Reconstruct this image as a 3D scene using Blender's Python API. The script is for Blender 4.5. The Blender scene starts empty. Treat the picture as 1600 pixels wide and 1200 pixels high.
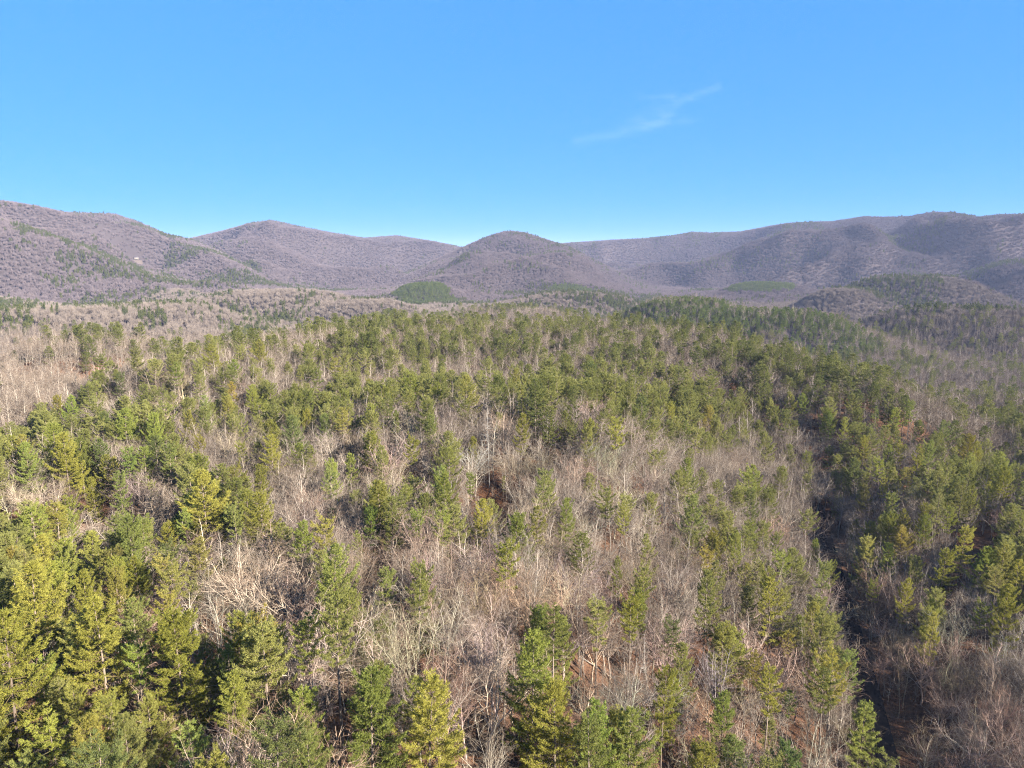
import bpy, math, random
import numpy as np
from mathutils import Matrix, Vector

random.seed(7)
rng = np.random.default_rng(11)
R = math.radians
sc = bpy.context.scene
col = sc.collection

# ------------------------------------------------------------------ camera, sky, sun, exposure
FPX = 1080.0                       # focal length in pixels of the 1600 px wide photograph
PITCH = R(10.5)
ZC = 120.0                         # height of the camera above the datum
cam = bpy.data.cameras.new('camera')
cam.sensor_width = 36.0
cam.lens = 36.0 * FPX / 1600.0
cam.clip_start = 1.0
cam.clip_end = 120000.0
cam_o = bpy.data.objects.new('camera', cam)
cam_o.location = (0, 0, ZC)
cam_o.rotation_euler = (R(90) - PITCH, 0, 0)
col.objects.link(cam_o)
sc.camera = cam_o

SUN_EL = R(27)
SUN_AZ = R(125)                    # compass-like angle from +Y (view direction) towards +X
world = bpy.data.worlds.new('World')
sc.world = world
world.use_nodes = True
nt = world.node_tree
nt.nodes.clear()
sky = nt.nodes.new('ShaderNodeTexSky')
sky.sky_type = 'NISHITA'
sky.sun_disc = False
sky.sun_elevation = SUN_EL
sky.sun_rotation = SUN_AZ
sky.altitude = 600
sky.air_density = 0.5
sky.dust_density = 0.0
sky.ozone_density = 6.0
gam = nt.nodes.new('ShaderNodeGamma'); gam.inputs['Gamma'].default_value = 0.24
grade = nt.nodes.new('ShaderNodeMix'); grade.data_type = 'RGBA'; grade.blend_type = 'MULTIPLY'; grade.inputs[0].default_value = 1.0
grade.inputs[7].default_value = (0.204, 0.668, 1.315, 1)
bg = nt.nodes.new('ShaderNodeBackground')
bg.inputs['Strength'].default_value = 0.13
wo = nt.nodes.new('ShaderNodeOutputWorld')
nt.links.new(sky.outputs[0], gam.inputs['Color'])
nt.links.new(gam.outputs[0], grade.inputs[6])
nt.links.new(grade.outputs[2], bg.inputs['Color'])
nt.links.new(bg.outputs[0], wo.inputs['Surface'])

sun = bpy.data.lights.new('sun', 'SUN')
sun.energy = 5.0
sun.angle = R(0.5)
sun.color = (1.0, 0.93, 0.82)
sun_o = bpy.data.objects.new('sun', sun)
sd = Vector((math.sin(SUN_AZ) * math.cos(SUN_EL), math.cos(SUN_AZ) * math.cos(SUN_EL), math.sin(SUN_EL)))
sun_o.rotation_euler = sd.to_track_quat('Z', 'Y').to_euler()
col.objects.link(sun_o)

sc.view_settings.view_transform = 'Standard'
sc.view_settings.look = 'None'
sc.view_settings.exposure = 2.25
sc.view_settings.gamma = 1.0
sc.view_settings.use_curve_mapping = False
cy = sc.cycles
cy.max_bounces = 4
cy.diffuse_bounces = 3
cy.glossy_bounces = 1
cy.transmission_bounces = 2
cy.transparent_max_bounces = 6
cy.volume_bounces = 0
cy.caustics_reflective = cy.caustics_refractive = False
cy.use_adaptive_sampling = True
cy.adaptive_threshold = 0.012
cy.use_denoising = True
cy.denoiser = 'OPENIMAGEDENOISE'
cy.denoising_input_passes = 'RGB_ALBEDO_NORMAL'
cy.denoising_prefilter = 'NONE'
cy.sample_clamp_indirect = 4.0
cy.filter_width = 1.05
HAZE_DENSITY = 0.000040

# ------------------------------------------------------------------ small numeric helpers
def smooth(t):
    t = np.clip(t, 0, 1)
    return t * t * (3 - 2 * t)

def _hash(ix, iy, seed):
    h = (ix.astype(np.int64) * 374761393 + iy.astype(np.int64) * 668265263 + seed * 974711) & 0xFFFFFFFF
    h = ((h ^ (h >> 13)) * 1274126177) & 0xFFFFFFFF
    h = h ^ (h >> 16)
    return (h & 0xFFFFFF) / float(0xFFFFFF)

def vnoise(x, y, seed=0):
    x = np.asarray(x, float); y = np.asarray(y, float)
    ix = np.floor(x); iy = np.floor(y)
    fx = x - ix; fy = y - iy
    fx = fx * fx * (3 - 2 * fx); fy = fy * fy * (3 - 2 * fy)
    a = _hash(ix, iy, seed); b = _hash(ix + 1, iy, seed)
    c = _hash(ix, iy + 1, seed); d = _hash(ix + 1, iy + 1, seed)
    return (a * (1 - fx) + b * fx) * (1 - fy) + (c * (1 - fx) + d * fx) * fy * 1.0

def fbm(x, y, seed=0, octv=4):
    s = 0; a = 0.5; t = 0
    for k in range(octv):
        s = s + a * vnoise(x, y, seed + 17 * k); t += a
        x = x * 2.03 + 11.3; y = y * 2.03 - 7.7; a *= 0.5
    return s / t * 2 - 1

CP, SP = math.cos(PITCH), math.sin(PITCH)
def ray(u, v):
    """Unnormalised direction of a photograph pixel (1600 x 1200)."""
    xc = (np.asarray(u, float) - 800) / FPX; yc = -(np.asarray(v, float) - 600) / FPX
    return xc, CP + yc * SP, -SP + yc * CP

def project(x, y, z):
    dz = z - ZC
    depth = y * CP - dz * SP
    up = y * SP + dz * CP
    depth = np.where(depth < 1e-3, 1e-3, depth)
    return 800 + FPX * x / depth, 600 - FPX * up / depth, depth

# ------------------------------------------------------------------ the shape of the land
def az_of(u, v=400):
    dx, dy, dz = ray(u, v)
    return np.arctan2(dx, dy)

def crest(us, vs, ds, drop=13):
    us, vs, ds = map(np.asarray, (us, vs, ds))
    dx, dy, dz = ray(us, vs)
    az = np.arctan2(dx, dy)
    z = ZC + ds * dz / np.hypot(dx, dy) - drop
    return az, z, ds.astype(float)

RIDGES = [   # (crest table, width of the front slope, shape power)
    (crest([-500, -200, 0, 60, 100, 180, 215, 260, 300, 350, 420, 520],
           [330, 318, 311, 321, 330, 333, 345, 365, 374, 395, 430, 452],
           [3300, 3400, 3500, 3550, 3600, 3700, 3700, 3650, 3600, 3500, 3400, 3300]), 1500, 1.05),
    (crest([-500, -100, 0, 60, 120, 180, 240, 300, 340],
           [360, 340, 338, 358, 380, 402, 425, 440, 452],
           [2700, 2700, 2700, 2700, 2700, 2650, 2600, 2550, 2500]), 800, 1.0),
    (crest([200, 260, 300, 350, 390, 425, 460, 520, 570, 620, 680, 722, 780, 900],
           [392, 378, 371, 359, 348, 343, 351, 363, 371, 367, 377, 386, 392, 410],
           [4700, 4700, 4700, 4700, 4650, 4600, 4600, 4700, 4800, 4900, 5000, 5000, 5000, 5000]), 1900, 1.05),
    (crest([590, 640, 680, 722, 760, 785, 800, 820, 840, 885, 920, 960, 1000, 1030],
           [452, 425, 405, 386, 369, 361, 360, 362, 369, 383, 401, 421, 442, 452],
           [3500, 3500, 3500, 3500, 3500, 3500, 3500, 3500, 3500, 3500, 3500, 3500, 3500, 3500]), 1300, 1.1),
    (crest([760, 860, 885, 960, 1010, 1050, 1080, 1110, 1158, 1200, 1230, 1265, 1300, 1350, 1380, 1420, 1460, 1490, 1530, 1565, 1600, 1800, 2200],
           [400, 383, 379, 374, 372, 368, 362, 363, 361, 353, 348, 346, 345, 337, 338, 337, 330, 331, 338, 334, 334, 326, 330],
           [5600, 5500, 5500, 5400, 5300, 5200, 5100, 5000, 4900, 4800, 4700, 4650, 4600, 4500, 4500, 4500, 4500, 4450, 4400, 4350, 4300, 4200, 4100]), 2000, 1.0),
    (crest([1260, 1320, 1370, 1430, 1500, 1560, 1640, 1800],
           [408, 396, 388, 384, 388, 396, 402, 405],
           [3600, 3600, 3600, 3600, 3600, 3600, 3600, 3600]), 700, 1.0),
]
BUMPS = [    # photo x of the centre, photo y of the tree tops, distance, half width across, half depth
    (430, 448, 1750, 230, 170), (250, 468, 1450, 150, 120), (570, 462, 1550, 130, 110), (662, 440, 2250, 115, 160), (900, 452, 1800, 190, 150),
    (1075, 460, 1200, 130, 120), (1215, 477, 1120, 150, 100), (1200, 438, 2600, 180, 200),
    (1435, 427, 2100, 230, 190), (1320, 446, 1900, 110, 140), (1530, 474, 1300, 210, 110), (60, 474, 1350, 200, 130),
    (120, 515, 560, 85, 65), (-40, 575, 430, 80, 70),
    (790, 503, 560, 190, 110), (620, 513, 500, 110, 95), (455, 520, 450, 80, 75), (300, 548, 380, 55, 60), (1000, 516, 530, 110, 95),
    (1180, 542, 480, 75, 75), (1320, 578, 440, 60, 60),
    (800, 478, 1150, 160, 120), (640, 490, 1000, 120, 100),
]
_bz = []
for (u, v, d, w, l) in BUMPS:
    dx, dy, dz = ray(u, v); k = d / math.hypot(dx, dy)
    _bz.append((dx * k, dy * k, ZC + dz * k - 19, w, l))

def road_x(y):
    return 91 + 0.375 * (y - 160) + 3.5 * np.sin(y / 75.0)

def base_land(x, y):
    d = np.hypot(x, y)
    z = 40 - 3 * smooth((y - 170) / 330)
    # the central ridge runs away from the camera and sinks beyond its far end
    far = smooth((d - 600) / 230)
    # its left flank falls into the left-hand valley
    left = smooth((-(x + 138 + 16 * np.sin(y / 100.0))) / 170) * smooth((y - 70) / 180)
    z = z - 62 * np.maximum(left, far)
    # the valley with the track on the right
    rd = x - road_x(np.clip(y, 40, 760))
    rv = smooth(1 + np.minimum(rd, 0) / 95.0) * smooth((y + 40) / 120)
    z = z - 36 * rv * (1 - 0.75 * far) - 8 * smooth((y - 330) / 250) * rv * (1 - far)
    z = z + 8 * smooth((rd - 4) / 26) * smooth((y - 60) / 60) * (1 - smooth((y - 380) / 120))
    # an unseen hill, added outside the right edge to shade the valley
    z = z + 52 * np.exp(-((x - 285) / 80) ** 2 - ((y - 55) / 80) ** 2)
    z = z + 18 * smooth((rd - 90) / 160) * smooth((y - 230) / 120) * (1 - smooth((y - 420) / 250))
    # the knoll and gully around the bare red slope in the middle
    z = z + 8 * np.exp(-((x - 4) / 55) ** 2 - ((y - 262) / 40) ** 2)
    z = z - 5 * np.exp(-((x + 6) / 45) ** 2 - ((y - 195) / 32) ** 2)
    z = z - 9 * np.exp(-((x + 128) / 30) ** 2 - ((y - 180) / 28) ** 2)
    return z, rd

def H(x, y):
    x = np.asarray(x, float); y = np.asarray(y, float)
    d = np.hypot(x, y); az = np.arctan2(x, y)
    z, rd = base_land(x, y)
    flat = np.exp(-(rd / 8.0) ** 2)
    z = z + (1 - flat) * (5.0 * fbm(x / 90, y / 90, 3, 3) + 1.0 * fbm(x / 18, y / 18, 5, 2))
    z = z + 14 * fbm(x / 420, y / 420, 9, 3) * smooth((d - 650) / 600)
    for (bx, by, bz, w, l) in _bz:
        g = np.exp(-(((x - bx) * by / math.hypot(bx, by) - (y - by) * bx / math.hypot(bx, by)) / w) ** 2
                   - (((x - bx) * bx + (y - by) * by) / math.hypot(bx, by) / l) ** 2)
        z = z + np.maximum(bz - z, 0) * smooth(g * 1.05)
    front = np.clip(np.cos(az) * 1.6 - 0.35, 0, 1)
    floor = z
    spur = 1 - np.abs(fbm(x / 620 + 3.1, y / 620, 21, 3)) * 2.2
    spur2 = fbm(x / 210, y / 210, 33, 3)
    for (ca, cz, cd), wf, pw in RIDGES:
        zc = np.interp(az, ca, cz); dc = np.interp(az, ca, cd)
        fade = smooth((az - ca[0]) / 0.03 + 0.0) * smooth((ca[-1] - az) / 0.03)
        t = (dc - d) / wf
        S = np.where(t < 0, np.exp(-(t * wf / 1000.0) ** 2), (1 - np.clip(t, 0, 1)) ** pw)
        S = np.where(t > 0, S * (1 - np.clip(t, 0, 1) * 0.0), S)
        S = smooth(S) * 0.35 + S * 0.65
        rise = np.maximum(zc - floor, 0)
        mid = np.clip(4 * S * (1 - S), 0, 1) * (t > 0)
        zr = (floor + (rise * S + mid * (rise * 0.56 * (spur - 0.5) + rise * 0.17 * spur2)) * fade)
        zr = np.where((t > 0) & (zc > floor), np.minimum(zr, np.maximum(floor, ZC + (zc - ZC) * d / dc - 3)), zr)
        z = np.maximum(z, zr)
    return z

def march(u, v, h=0.0, tmax=9000):
    """Ground point whose height-h top shows at photograph pixel (u, v)."""
    dx, dy, dz = ray(u, v)
    t = np.geomspace(50, tmax, 2600)
    zz = ZC + dz * t - h
    g = H(dx * t, dy * t)
    k = np.argmax(zz <= g)
    if zz[k] > g[k]:
        return None
    return float(dx * t[k]), float(dy * t[k]), float(g[k])

# ------------------------------------------------------------------ materials
def new_mat(name):
    m = bpy.data.materials.new(name); m.use_nodes = True
    m.node_tree.nodes.clear()
    return m, m.node_tree.nodes, m.node_tree.links

def leaf_material(name, dark, light, trans=0.35, brown=None):
    m, n, l = new_mat(name)
    out = n.new('ShaderNodeOutputMaterial')
    oi = n.new('ShaderNodeObjectInfo')
    geo = n.new('ShaderNodeNewGeometry')
    ramp = n.new('ShaderNodeMix'); ramp.data_type = 'RGBA'
    ramp.inputs[6].default_value = (*dark, 1); ramp.inputs[7].default_value = (*light, 1)
    add = n.new('ShaderNodeMath'); add.operation = 'MULTIPLY_ADD'
    add.inputs[1].default_value = 0.45
    l.new(geo.outputs['Random Per Island'], add.inputs[0])
    mul = n.new('ShaderNodeMath'); mul.operation = 'MULTIPLY'; mul.inputs[1].default_value = 0.55
    l.new(oi.outputs['Random'], mul.inputs[0]); l.new(mul.outputs[0], add.inputs[2])
    l.new(add.outputs[0], ramp.inputs[0])
    c = ramp.outputs[2]
    if brown is not None:
        wn = n.new('ShaderNodeTexNoise'); wn.inputs['Scale'].default_value = 0.35
        wn.inputs['Detail'].default_value = 1
        tc = n.new('ShaderNodeTexCoord'); l.new(tc.outputs['Object'], wn.inputs['Vector'])
        mr = n.new('ShaderNodeMapRange'); mr.inputs[1].default_value = 0.5; mr.inputs[2].default_value = 0.75
        mr.inputs[3].default_value = 0; mr.inputs[4].default_value = 0.75
        l.new(wn.outputs[0], mr.inputs[0])
        mx = n.new('ShaderNodeMix'); mx.data_type = 'RGBA'; mx.inputs[7].default_value = (*brown, 1)
        l.new(mr.outputs[0], mx.inputs[0]); l.new(c, mx.inputs[6]); c = mx.outputs[2]
    tint = n.new('ShaderNodeMix'); tint.data_type = 'RGBA'; tint.blend_type = 'MULTIPLY'; tint.inputs[0].default_value = 1
    l.new(c, tint.inputs[6]); l.new(oi.outputs['Color'], tint.inputs[7])
    d = n.new('ShaderNodeBsdfDiffuse'); t = n.new('ShaderNodeBsdfTranslucent'); mix = n.new('ShaderNodeMixShader')
    mix.inputs[0].default_value = trans
    l.new(tint.outputs[2], d.inputs[0]); l.new(tint.outputs[2], t.inputs[0])
    l.new(d.outputs[0], mix.inputs[1]); l.new(t.outputs[0], mix.inputs[2]); l.new(mix.outputs[0], out.inputs[0])
    return m

def bark_material(name, dark, light, scale=2.0):
    m, n, l = new_mat(name)
    out = n.new('ShaderNodeOutputMaterial')
    oi = n.new('ShaderNodeObjectInfo')
    tc = n.new('ShaderNodeTexCoord')
    mp = n.new('ShaderNodeMapping'); mp.inputs['Scale'].default_value = (scale * 2, scale * 2, scale * 0.5)
    l.new(tc.outputs['Object'], mp.inputs['Vector'])
    ns = n.new('ShaderNodeTexNoise'); ns.inputs['Detail'].default_value = 3
    l.new(mp.outputs[0], ns.inputs['Vector'])
    a = n.new('ShaderNodeMath'); a.operation = 'MULTIPLY_ADD'; a.inputs[1].default_value = 0.6
    l.new(oi.outputs['Random'], a.inputs[0]); 
    s = n.new('ShaderNodeMath'); s.operation = 'SUBTRACT'; s.inputs[1].default_value = 0.3
    l.new(ns.outputs[0], s.inputs[0]); l.new(s.outputs[0], a.inputs[2])
    mx = n.new('ShaderNodeMix'); mx.data_type = 'RGBA'
    mx.inputs[6].default_value = (*dark, 1); mx.inputs[7].default_value = (*light, 1)
    l.new(a.outputs[0], mx.inputs[0])
    tint = n.new('ShaderNodeMix'); tint.data_type = 'RGBA'; tint.blend_type = 'MULTIPLY'; tint.inputs[0].default_value = 1
    l.new(mx.outputs[2], tint.inputs[6]); l.new(oi.outputs['Color'], tint.inputs[7])
    d = n.new('ShaderNodeBsdfDiffuse'); d.inputs['Roughness'].default_value = 0.5
    l.new(tint.outputs[2], d.inputs[0]); l.new(d.outputs[0], out.inputs[0])
    return m

def ground_material():
    m, n, l = new_mat('leaf_litter')
    out = n.new('ShaderNodeOutputMaterial')
    g = n.new('ShaderNodeNewGeometry')
    def noise(scale, det=4, rough=0.6):
        x = n.new('ShaderNodeTexNoise'); x.inputs['Scale'].default_value = scale
        x.inputs['Detail'].default_value = det; x.inputs['Roughness'].default_value = rough
        l.new(g.outputs['Position'], x.inputs['Vector']); return x
    big, mid, fine = noise(0.012), noise(0.12), noise(1.1, 8, 0.85)
    r = n.new('ShaderNodeValToRGB'); e = r.color_ramp.elements
    e[0].position = 0.36; e[0].color = (0.05, 0.030, 0.021, 1)
    e[1].position = 0.66; e[1].color = (0.20, 0.108, 0.062, 1)
    k = r.color_ramp.elements.new(0.52); k.color = (0.125, 0.060, 0.033, 1)
    s = n.new('ShaderNodeMath'); s.operation = 'MULTIPLY_ADD'; s.inputs[1].default_value = 0.5
    h = n.new('ShaderNodeMath'); h.operation = 'MULTIPLY'; h.inputs[1].default_value = 0.5
    l.new(fine.outputs[0], s.inputs[0]); l.new(mid.outputs[0], h.inputs[0]); l.new(h.outputs[0], s.inputs[2])
    l.new(s.outputs[0], r.inputs[0])
    r2 = n.new('ShaderNodeMix'); r2.data_type = 'RGBA'; r2.inputs[7].default_value = (0.11, 0.082, 0.062, 1)
    mr = n.new('ShaderNodeMapRange'); mr.inputs[1].default_value = 0.42; mr.inputs[2].default_value = 0.68; mr.inputs[4].default_value = 0.5
    l.new(big.outputs[0], mr.inputs[0]); l.new(mr.outputs[0], r2.inputs[0]); l.new(r.outputs[0], r2.inputs[6])
    d = n.new('ShaderNodeBsdfDiffuse'); l.new(r2.outputs[2], d.inputs[0])
    bp = n.new('ShaderNodeBump'); bp.inputs['Strength'].default_value = 0.6; bp.inputs['Distance'].default_value = 0.4
    l.new(fine.outputs[0], bp.inputs['Height']); l.new(bp.outputs[0], d.inputs['Normal'])
    l.new(d.outputs[0], out.inputs[0])
    return m

def plain_material(name, color, rough=0.8, noise_scale=3.0, var=0.25):
    m, n, l = new_mat(name)
    out = n.new('ShaderNodeOutputMaterial'); p = n.new('ShaderNodeBsdfPrincipled'); p.inputs['Roughness'].default_value = rough; p.inputs['Specular IOR Level'].default_value = 0.0 if rough > 0.85 else 0.4
    g = n.new('ShaderNodeNewGeometry'); x = n.new('ShaderNodeTexNoise'); x.inputs['Scale'].default_value = noise_scale
    x.inputs['Detail'].default_value = 4; l.new(g.outputs['Position'], x.inputs['Vector'])
    mx = n.new('ShaderNodeMix'); mx.data_type = 'RGBA'
    mx.inputs[6].default_value = (*[c * (1 - var) for c in color], 1); mx.inputs[7].default_value = (*[min(1, c * (1 + var)) for c in color], 1)
    l.new(x.outputs[0], mx.inputs[0]); l.new(mx.outputs[2], p.inputs['Base Color']); l.new(p.outputs[0], out.inputs[0])
    return m

M_NEEDLE = leaf_material('pine_needles', (0.115, 0.130, 0.034), (0.320, 0.305, 0.098), 0.42)
M_NEEDLE_MID = leaf_material('shade_darkened_pine_needles', (0.074, 0.090, 0.025), (0.215, 0.210, 0.066), 0.34)  # darkened to make up for the self-shadow that coarse blades lack
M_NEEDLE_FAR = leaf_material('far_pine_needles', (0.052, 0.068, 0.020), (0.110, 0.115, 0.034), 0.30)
M_PLANTED = leaf_material('planted_needles', (0.070, 0.102, 0.022), (0.150, 0.178, 0.042), 0.35)
M_PBARK = bark_material('pine_bark', (0.08, 0.06, 0.048), (0.24, 0.19, 0.15))
M_BOUGH = bark_material('bough_bark', (0.05, 0.04, 0.03), (0.11, 0.09, 0.065))
M_BARK = bark_material('grey_bark', (0.12, 0.10, 0.083), (0.44, 0.375, 0.305))
M_TWIG = bark_material('twigs', (0.092, 0.069, 0.054), (0.225, 0.172, 0.132), 0.4)
M_TWIG_FAR = bark_material('haze_tinted_far_twigs', (0.086, 0.068, 0.072), (0.168, 0.135, 0.135), 0.05)  # purple of the distant air is mixed into this twig colour
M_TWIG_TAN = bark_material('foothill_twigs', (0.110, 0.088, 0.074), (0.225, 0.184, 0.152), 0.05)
M_SNAG = bark_material('bleached_wood', (0.17, 0.15, 0.13), (0.36, 0.33, 0.29))
M_GROUND = ground_material()
M_HILLS = plain_material('shade_darkened_forest_floor', (0.050, 0.040, 0.040), 1.0, 0.01, 0.25)  # base darkened to stand in for shade under the trees
M_ROAD = plain_material('shade_darkened_dirt_road', (0.032, 0.024, 0.020), 0.9, 1.2, 0.35)  # dirt colour darkened to deepen the tree shade on the track

# ------------------------------------------------------------------ mesh helpers
class Geo:
    def __init__(self):
        self.V = []; self.F = []; self.M = []; self.n = 0
    def add(self, v, f, mat=0):
        v = np.asarray(v, float).reshape(-1, 3); f = np.asarray(f, int).reshape(-1, 3)
        self.V.append(v); self.F.append(f + self.n); self.M.append(np.full(len(f), mat)); self.n += len(v)
    def blades(self, P, D, L, W, mat=0):
        """One thin triangle per root: base W wide at P, tip at P + D * L."""
        n = len(P)
        if n == 0: return
        r = rng.normal(size=(n, 3)); s = np.cross(D, r); s /= np.linalg.norm(s, axis=1, keepdims=True) + 1e-9
        W = np.broadcast_to(W, (n,))[:, None] * 0.5; L = np.broadcast_to(L, (n,))[:, None]
        v = np.stack([P - s * W, P + s * W, P + D * L], 1).reshape(-1, 3)
        self.add(v, np.arange(3 * n).reshape(-1, 3), mat)
    def segs(self, A, B, ra, rb, sides=3, mat=0):
        """Open tapered prisms from A to B (arrays)."""
        A = np.asarray(A, float).reshape(-1, 3); B = np.asarray(B, float).reshape(-1, 3); n = len(A)
        if n == 0: return
        ra = np.broadcast_to(ra, (n,)); rb = np.broadcast_to(rb, (n,))
        d = B - A; d /= np.linalg.norm(d, axis=1, keepdims=True) + 1e-9
        ref = np.where(np.abs(d[:, 2:3]) > 0.9, np.array([[1., 0, 0]]), np.array([[0, 0, 1.]]))
        u = np.cross(d, ref); u /= np.linalg.norm(u, axis=1, keepdims=True) + 1e-9; w = np.cross(d, u)
        a = np.arange(sides) * 2 * math.pi / sides
        ring = np.cos(a)[None, :, None] * u[:, None, :] + np.sin(a)[None, :, None] * w[:, None, :]
        v = np.concatenate([A[:, None] + ring * ra[:, None, None], B[:, None] + ring * rb[:, None, None]], 1)
        i = np.arange(sides); j = (i + 1) % sides
        f = np.concatenate([np.stack([i, j, j + sides], 1), np.stack([i, j + sides, i + sides], 1)])
        F = (f[None] + (np.arange(n) * 2 * sides)[:, None, None]).reshape(-1, 3)
        self.add(v.reshape(-1, 3), F, mat)
    def tube(self, pts, rad, sides=7, mat=0):
        pts = np.asarray(pts, float); rad = np.asarray(rad, float); n = len(pts)
        a = np.arange(sides) * 2 * math.pi / sides
        ring = np.stack([np.cos(a), np.sin(a), 0 * a], 1)
        v = pts[:, None] + ring[None] * rad[:, None, None]
        i = np.arange(sides); j = (i + 1) % sides; F = []
        for k in range(n - 1):
            o = k * sides
            F += [np.stack([i + o, j + o, j + o + sides], 1), np.stack([i + o, j + o + sides, i + o + sides], 1)]
        self.add(v.reshape(-1, 3), np.concatenate(F), mat)
    def mesh(self, name, mats):
        V = np.concatenate(self.V); F = np.concatenate(self.F); Mi = np.concatenate(self.M)
        me = bpy.data.meshes.new(name)
        me.vertices.add(len(V)); me.vertices.foreach_set('co', V.astype(np.float32).ravel())
        me.loops.add(len(F) * 3); me.loops.foreach_set('vertex_index', F.astype(np.int32).ravel())
        me.polygons.add(len(F)); me.polygons.foreach_set('loop_start', np.arange(0, len(F) * 3, 3, dtype=np.int32))
        me.polygons.foreach_set('material_index', Mi.astype(np.int32))
        for m in mats: me.materials.append(m)
        me.update(calc_edges=True)
        return me

def unit(v):
    return v / (np.linalg.norm(v, axis=-1, keepdims=True) + 1e-9)

# ------------------------------------------------------------------ pines
def pine(h, crown0, width, top_w=0.25, dense=1.0, droop=0.12, lod=0, irregular=0.35, trunk_r=None, stubs=10, name='pine', needle=None):
    """Trunk mesh and crown mesh of one pine. crown0: height share where the crown starts; width: crown radius."""
    T = Geo(); C = Geo()
    r0 = trunk_r or h * 0.0105
    k = np.linspace(0, 1, 12)
    lean = rng.normal(size=2) * 0.018 * h
    bend = np.stack([lean[0] * k ** 2 + 0.12 * np.sin(k * 5 + rng.uniform(0, 6)), lean[1] * k ** 2 + 0.12 * np.sin(k * 4 + rng.uniform(0, 6)), h * k - 0.6 * (k == 0)], 1)
    T.tube(bend, r0 * (1 - k) ** 0.8 + 0.02, 7 if lod == 0 else 4)
    def axis(zz):
        t = zz / h
        return np.array([np.interp(t, k, bend[:, 0]), np.interp(t, k, bend[:, 1]), zz])
    # dead stubs below the crown
    for _ in range(stubs if lod == 0 else 0):
        zz = h * rng.uniform(0.3 * crown0 + 0.1, crown0 + 0.12)
        a = rng.uniform(0, 2 * math.pi); L = rng.uniform(0.8, 2.6)
        p = axis(zz); q = p + np.array([math.cos(a) * L, math.sin(a) * L, rng.uniform(-0.25, 0.15) * L])
        T.segs(p, q, 0.05, 0.015, 3)
    zz = h * crown0
    P, D, S = [], [], []
    bA, bB, bR = [], [], []
    bias = rng.uniform(0, 2 * math.pi)
    while zz < h * 0.985:
        t = (zz / h - crown0) / (1 - crown0)                     # 0 at the crown's foot, 1 at the tip
        prof = (top_w + (1 - top_w) * min(1, (1 - t) * 1.75) ** 0.85) * min(1, 0.6 + t * 2.6) * min(1, (1.02 - t) * 5.5)
        nb = max(3, int(round(rng.normal(5.2, 0.8) * (0.75 + 0.25 * dense))))
        a0 = rng.uniform(0, 2 * math.pi)
        whorl = rng.uniform(0.72, 1.12)
        for b in range(nb):
            a = a0 + b * 2 * math.pi / nb + rng.normal() * 0.22
            L = width * prof * whorl * (1 + irregular * rng.normal() * 0.75) * (1 + 0.16 * math.cos(a - bias))
            if rng.random() < 0.10 * irregular / 0.35: L *= 0.45
            L = min(max(0.5, L), width * prof * 1.35)
            p0 = axis(zz + rng.normal() * 0.12)
            e0 = -0.06 + 0.75 * t ** 1.6 + rng.normal() * 0.09
            out = np.array([math.cos(a), math.sin(a), 0]); side = np.array([-math.sin(a), math.cos(a), 0])
            sw = rng.normal() * 0.12
            def along(s):
                s = np.asarray(s)[:, None]
                return p0 + out * (L * s) + side * (L * sw * s ** 2) + np.array([0, 0, 1.]) * (L * (math.tan(e0) * s - droop * np.sin(s * math.pi) + 0.20 * s ** 3))
            ss = along([0, 0.33, 0.66, 1.0])
            rb = 0.015 + 0.012 * L
            if lod < 2:
                bA += [ss[0], ss[1], ss[2]]; bB += [ss[1], ss[2], ss[3]]; bR += [(rb, rb * .75), (rb * .75, rb * .5), (rb * .5, rb * .2)]
            step = (0.27, 0.55, 1.5)[lod] / dense
            s0 = 0.22 + 0.12 * (1 - t)
            m = max(2, int(L * (1 - s0) / step))
            s = s0 + (1 - s0) * (np.arange(m) + rng.random(m)) / m
            base = along(s)
            for sgn in (-1, 1):
                l = (0.40 * L * (1 - s) + 0.42) * rng.uniform(0.6, 1.2, m)
                ang = np.radians(rng.uniform(35, 60, m))
                d2 = out * np.cos(ang)[:, None] + side * (sgn * np.sin(ang))[:, None] + np.array([0, 0, 1.]) * rng.uniform(0.0, 0.30, m)[:, None]
                d2 = unit(d2)
                q = max(1, int((3, 2, 1)[lod]))
                for i in range(q):
                    f = (i + rng.uniform(0.3, 1.0, m)) / q
                    P.append(base + d2 * (l * f)[:, None]); D.append(d2); S.append(np.full(m, 1.0))
                if lod == 0:
                    bA += list(base); bB += list(base + d2 * (l * 0.9)[:, None]); bR += [(0.012, 0.006)] * m
            P.append(along([0.9, 1.0])); D.append(np.repeat(unit(out + np.array([0, 0, .5]))[None], 2, 0)); S.append(np.full(2, 1.0))
        zz += (0.75 + 0.85 * (1 - t)) * rng.uniform(0.75, 1.3)
    # leader
    P.append(axis(h) + np.stack([np.zeros(5), np.zeros(5), np.linspace(-1.2, 0, 5)], 1)); D.append(np.tile([0, 0, 1.], (5, 1))); S.append(np.ones(5))
    P = np.concatenate(P); D = np.concatenate(D)
    nbld = (7, 4, 3)[lod]; bl = (0.46, 0.72, 1.5)[lod]; bw = (0.085, 0.19, 0.62)[lod]
    PP = np.repeat(P, nbld, 0); DD = np.repeat(D, nbld, 0)
    DD = unit(DD * 0.75 + np.array([0, 0, 0.42]) + rng.normal(size=DD.shape) * 0.52)
    PP = PP + rng.normal(size=PP.shape) * (0.07, 0.10, 0.25)[lod]
    C.blades(PP, DD, bl * rng.uniform(0.6, 1.15, len(PP)), bw, 0)
    if bA:
        br = np.array(bR); C.segs(np.array(bA), np.array(bB), br[:, 0], br[:, 1], 3, 1)
    return T.mesh(name + '_trunk', [M_PBARK]), C.mesh(name + '_crown', [needle or (M_NEEDLE, M_NEEDLE_MID, M_NEEDLE_FAR)[lod], M_BOUGH])

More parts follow.
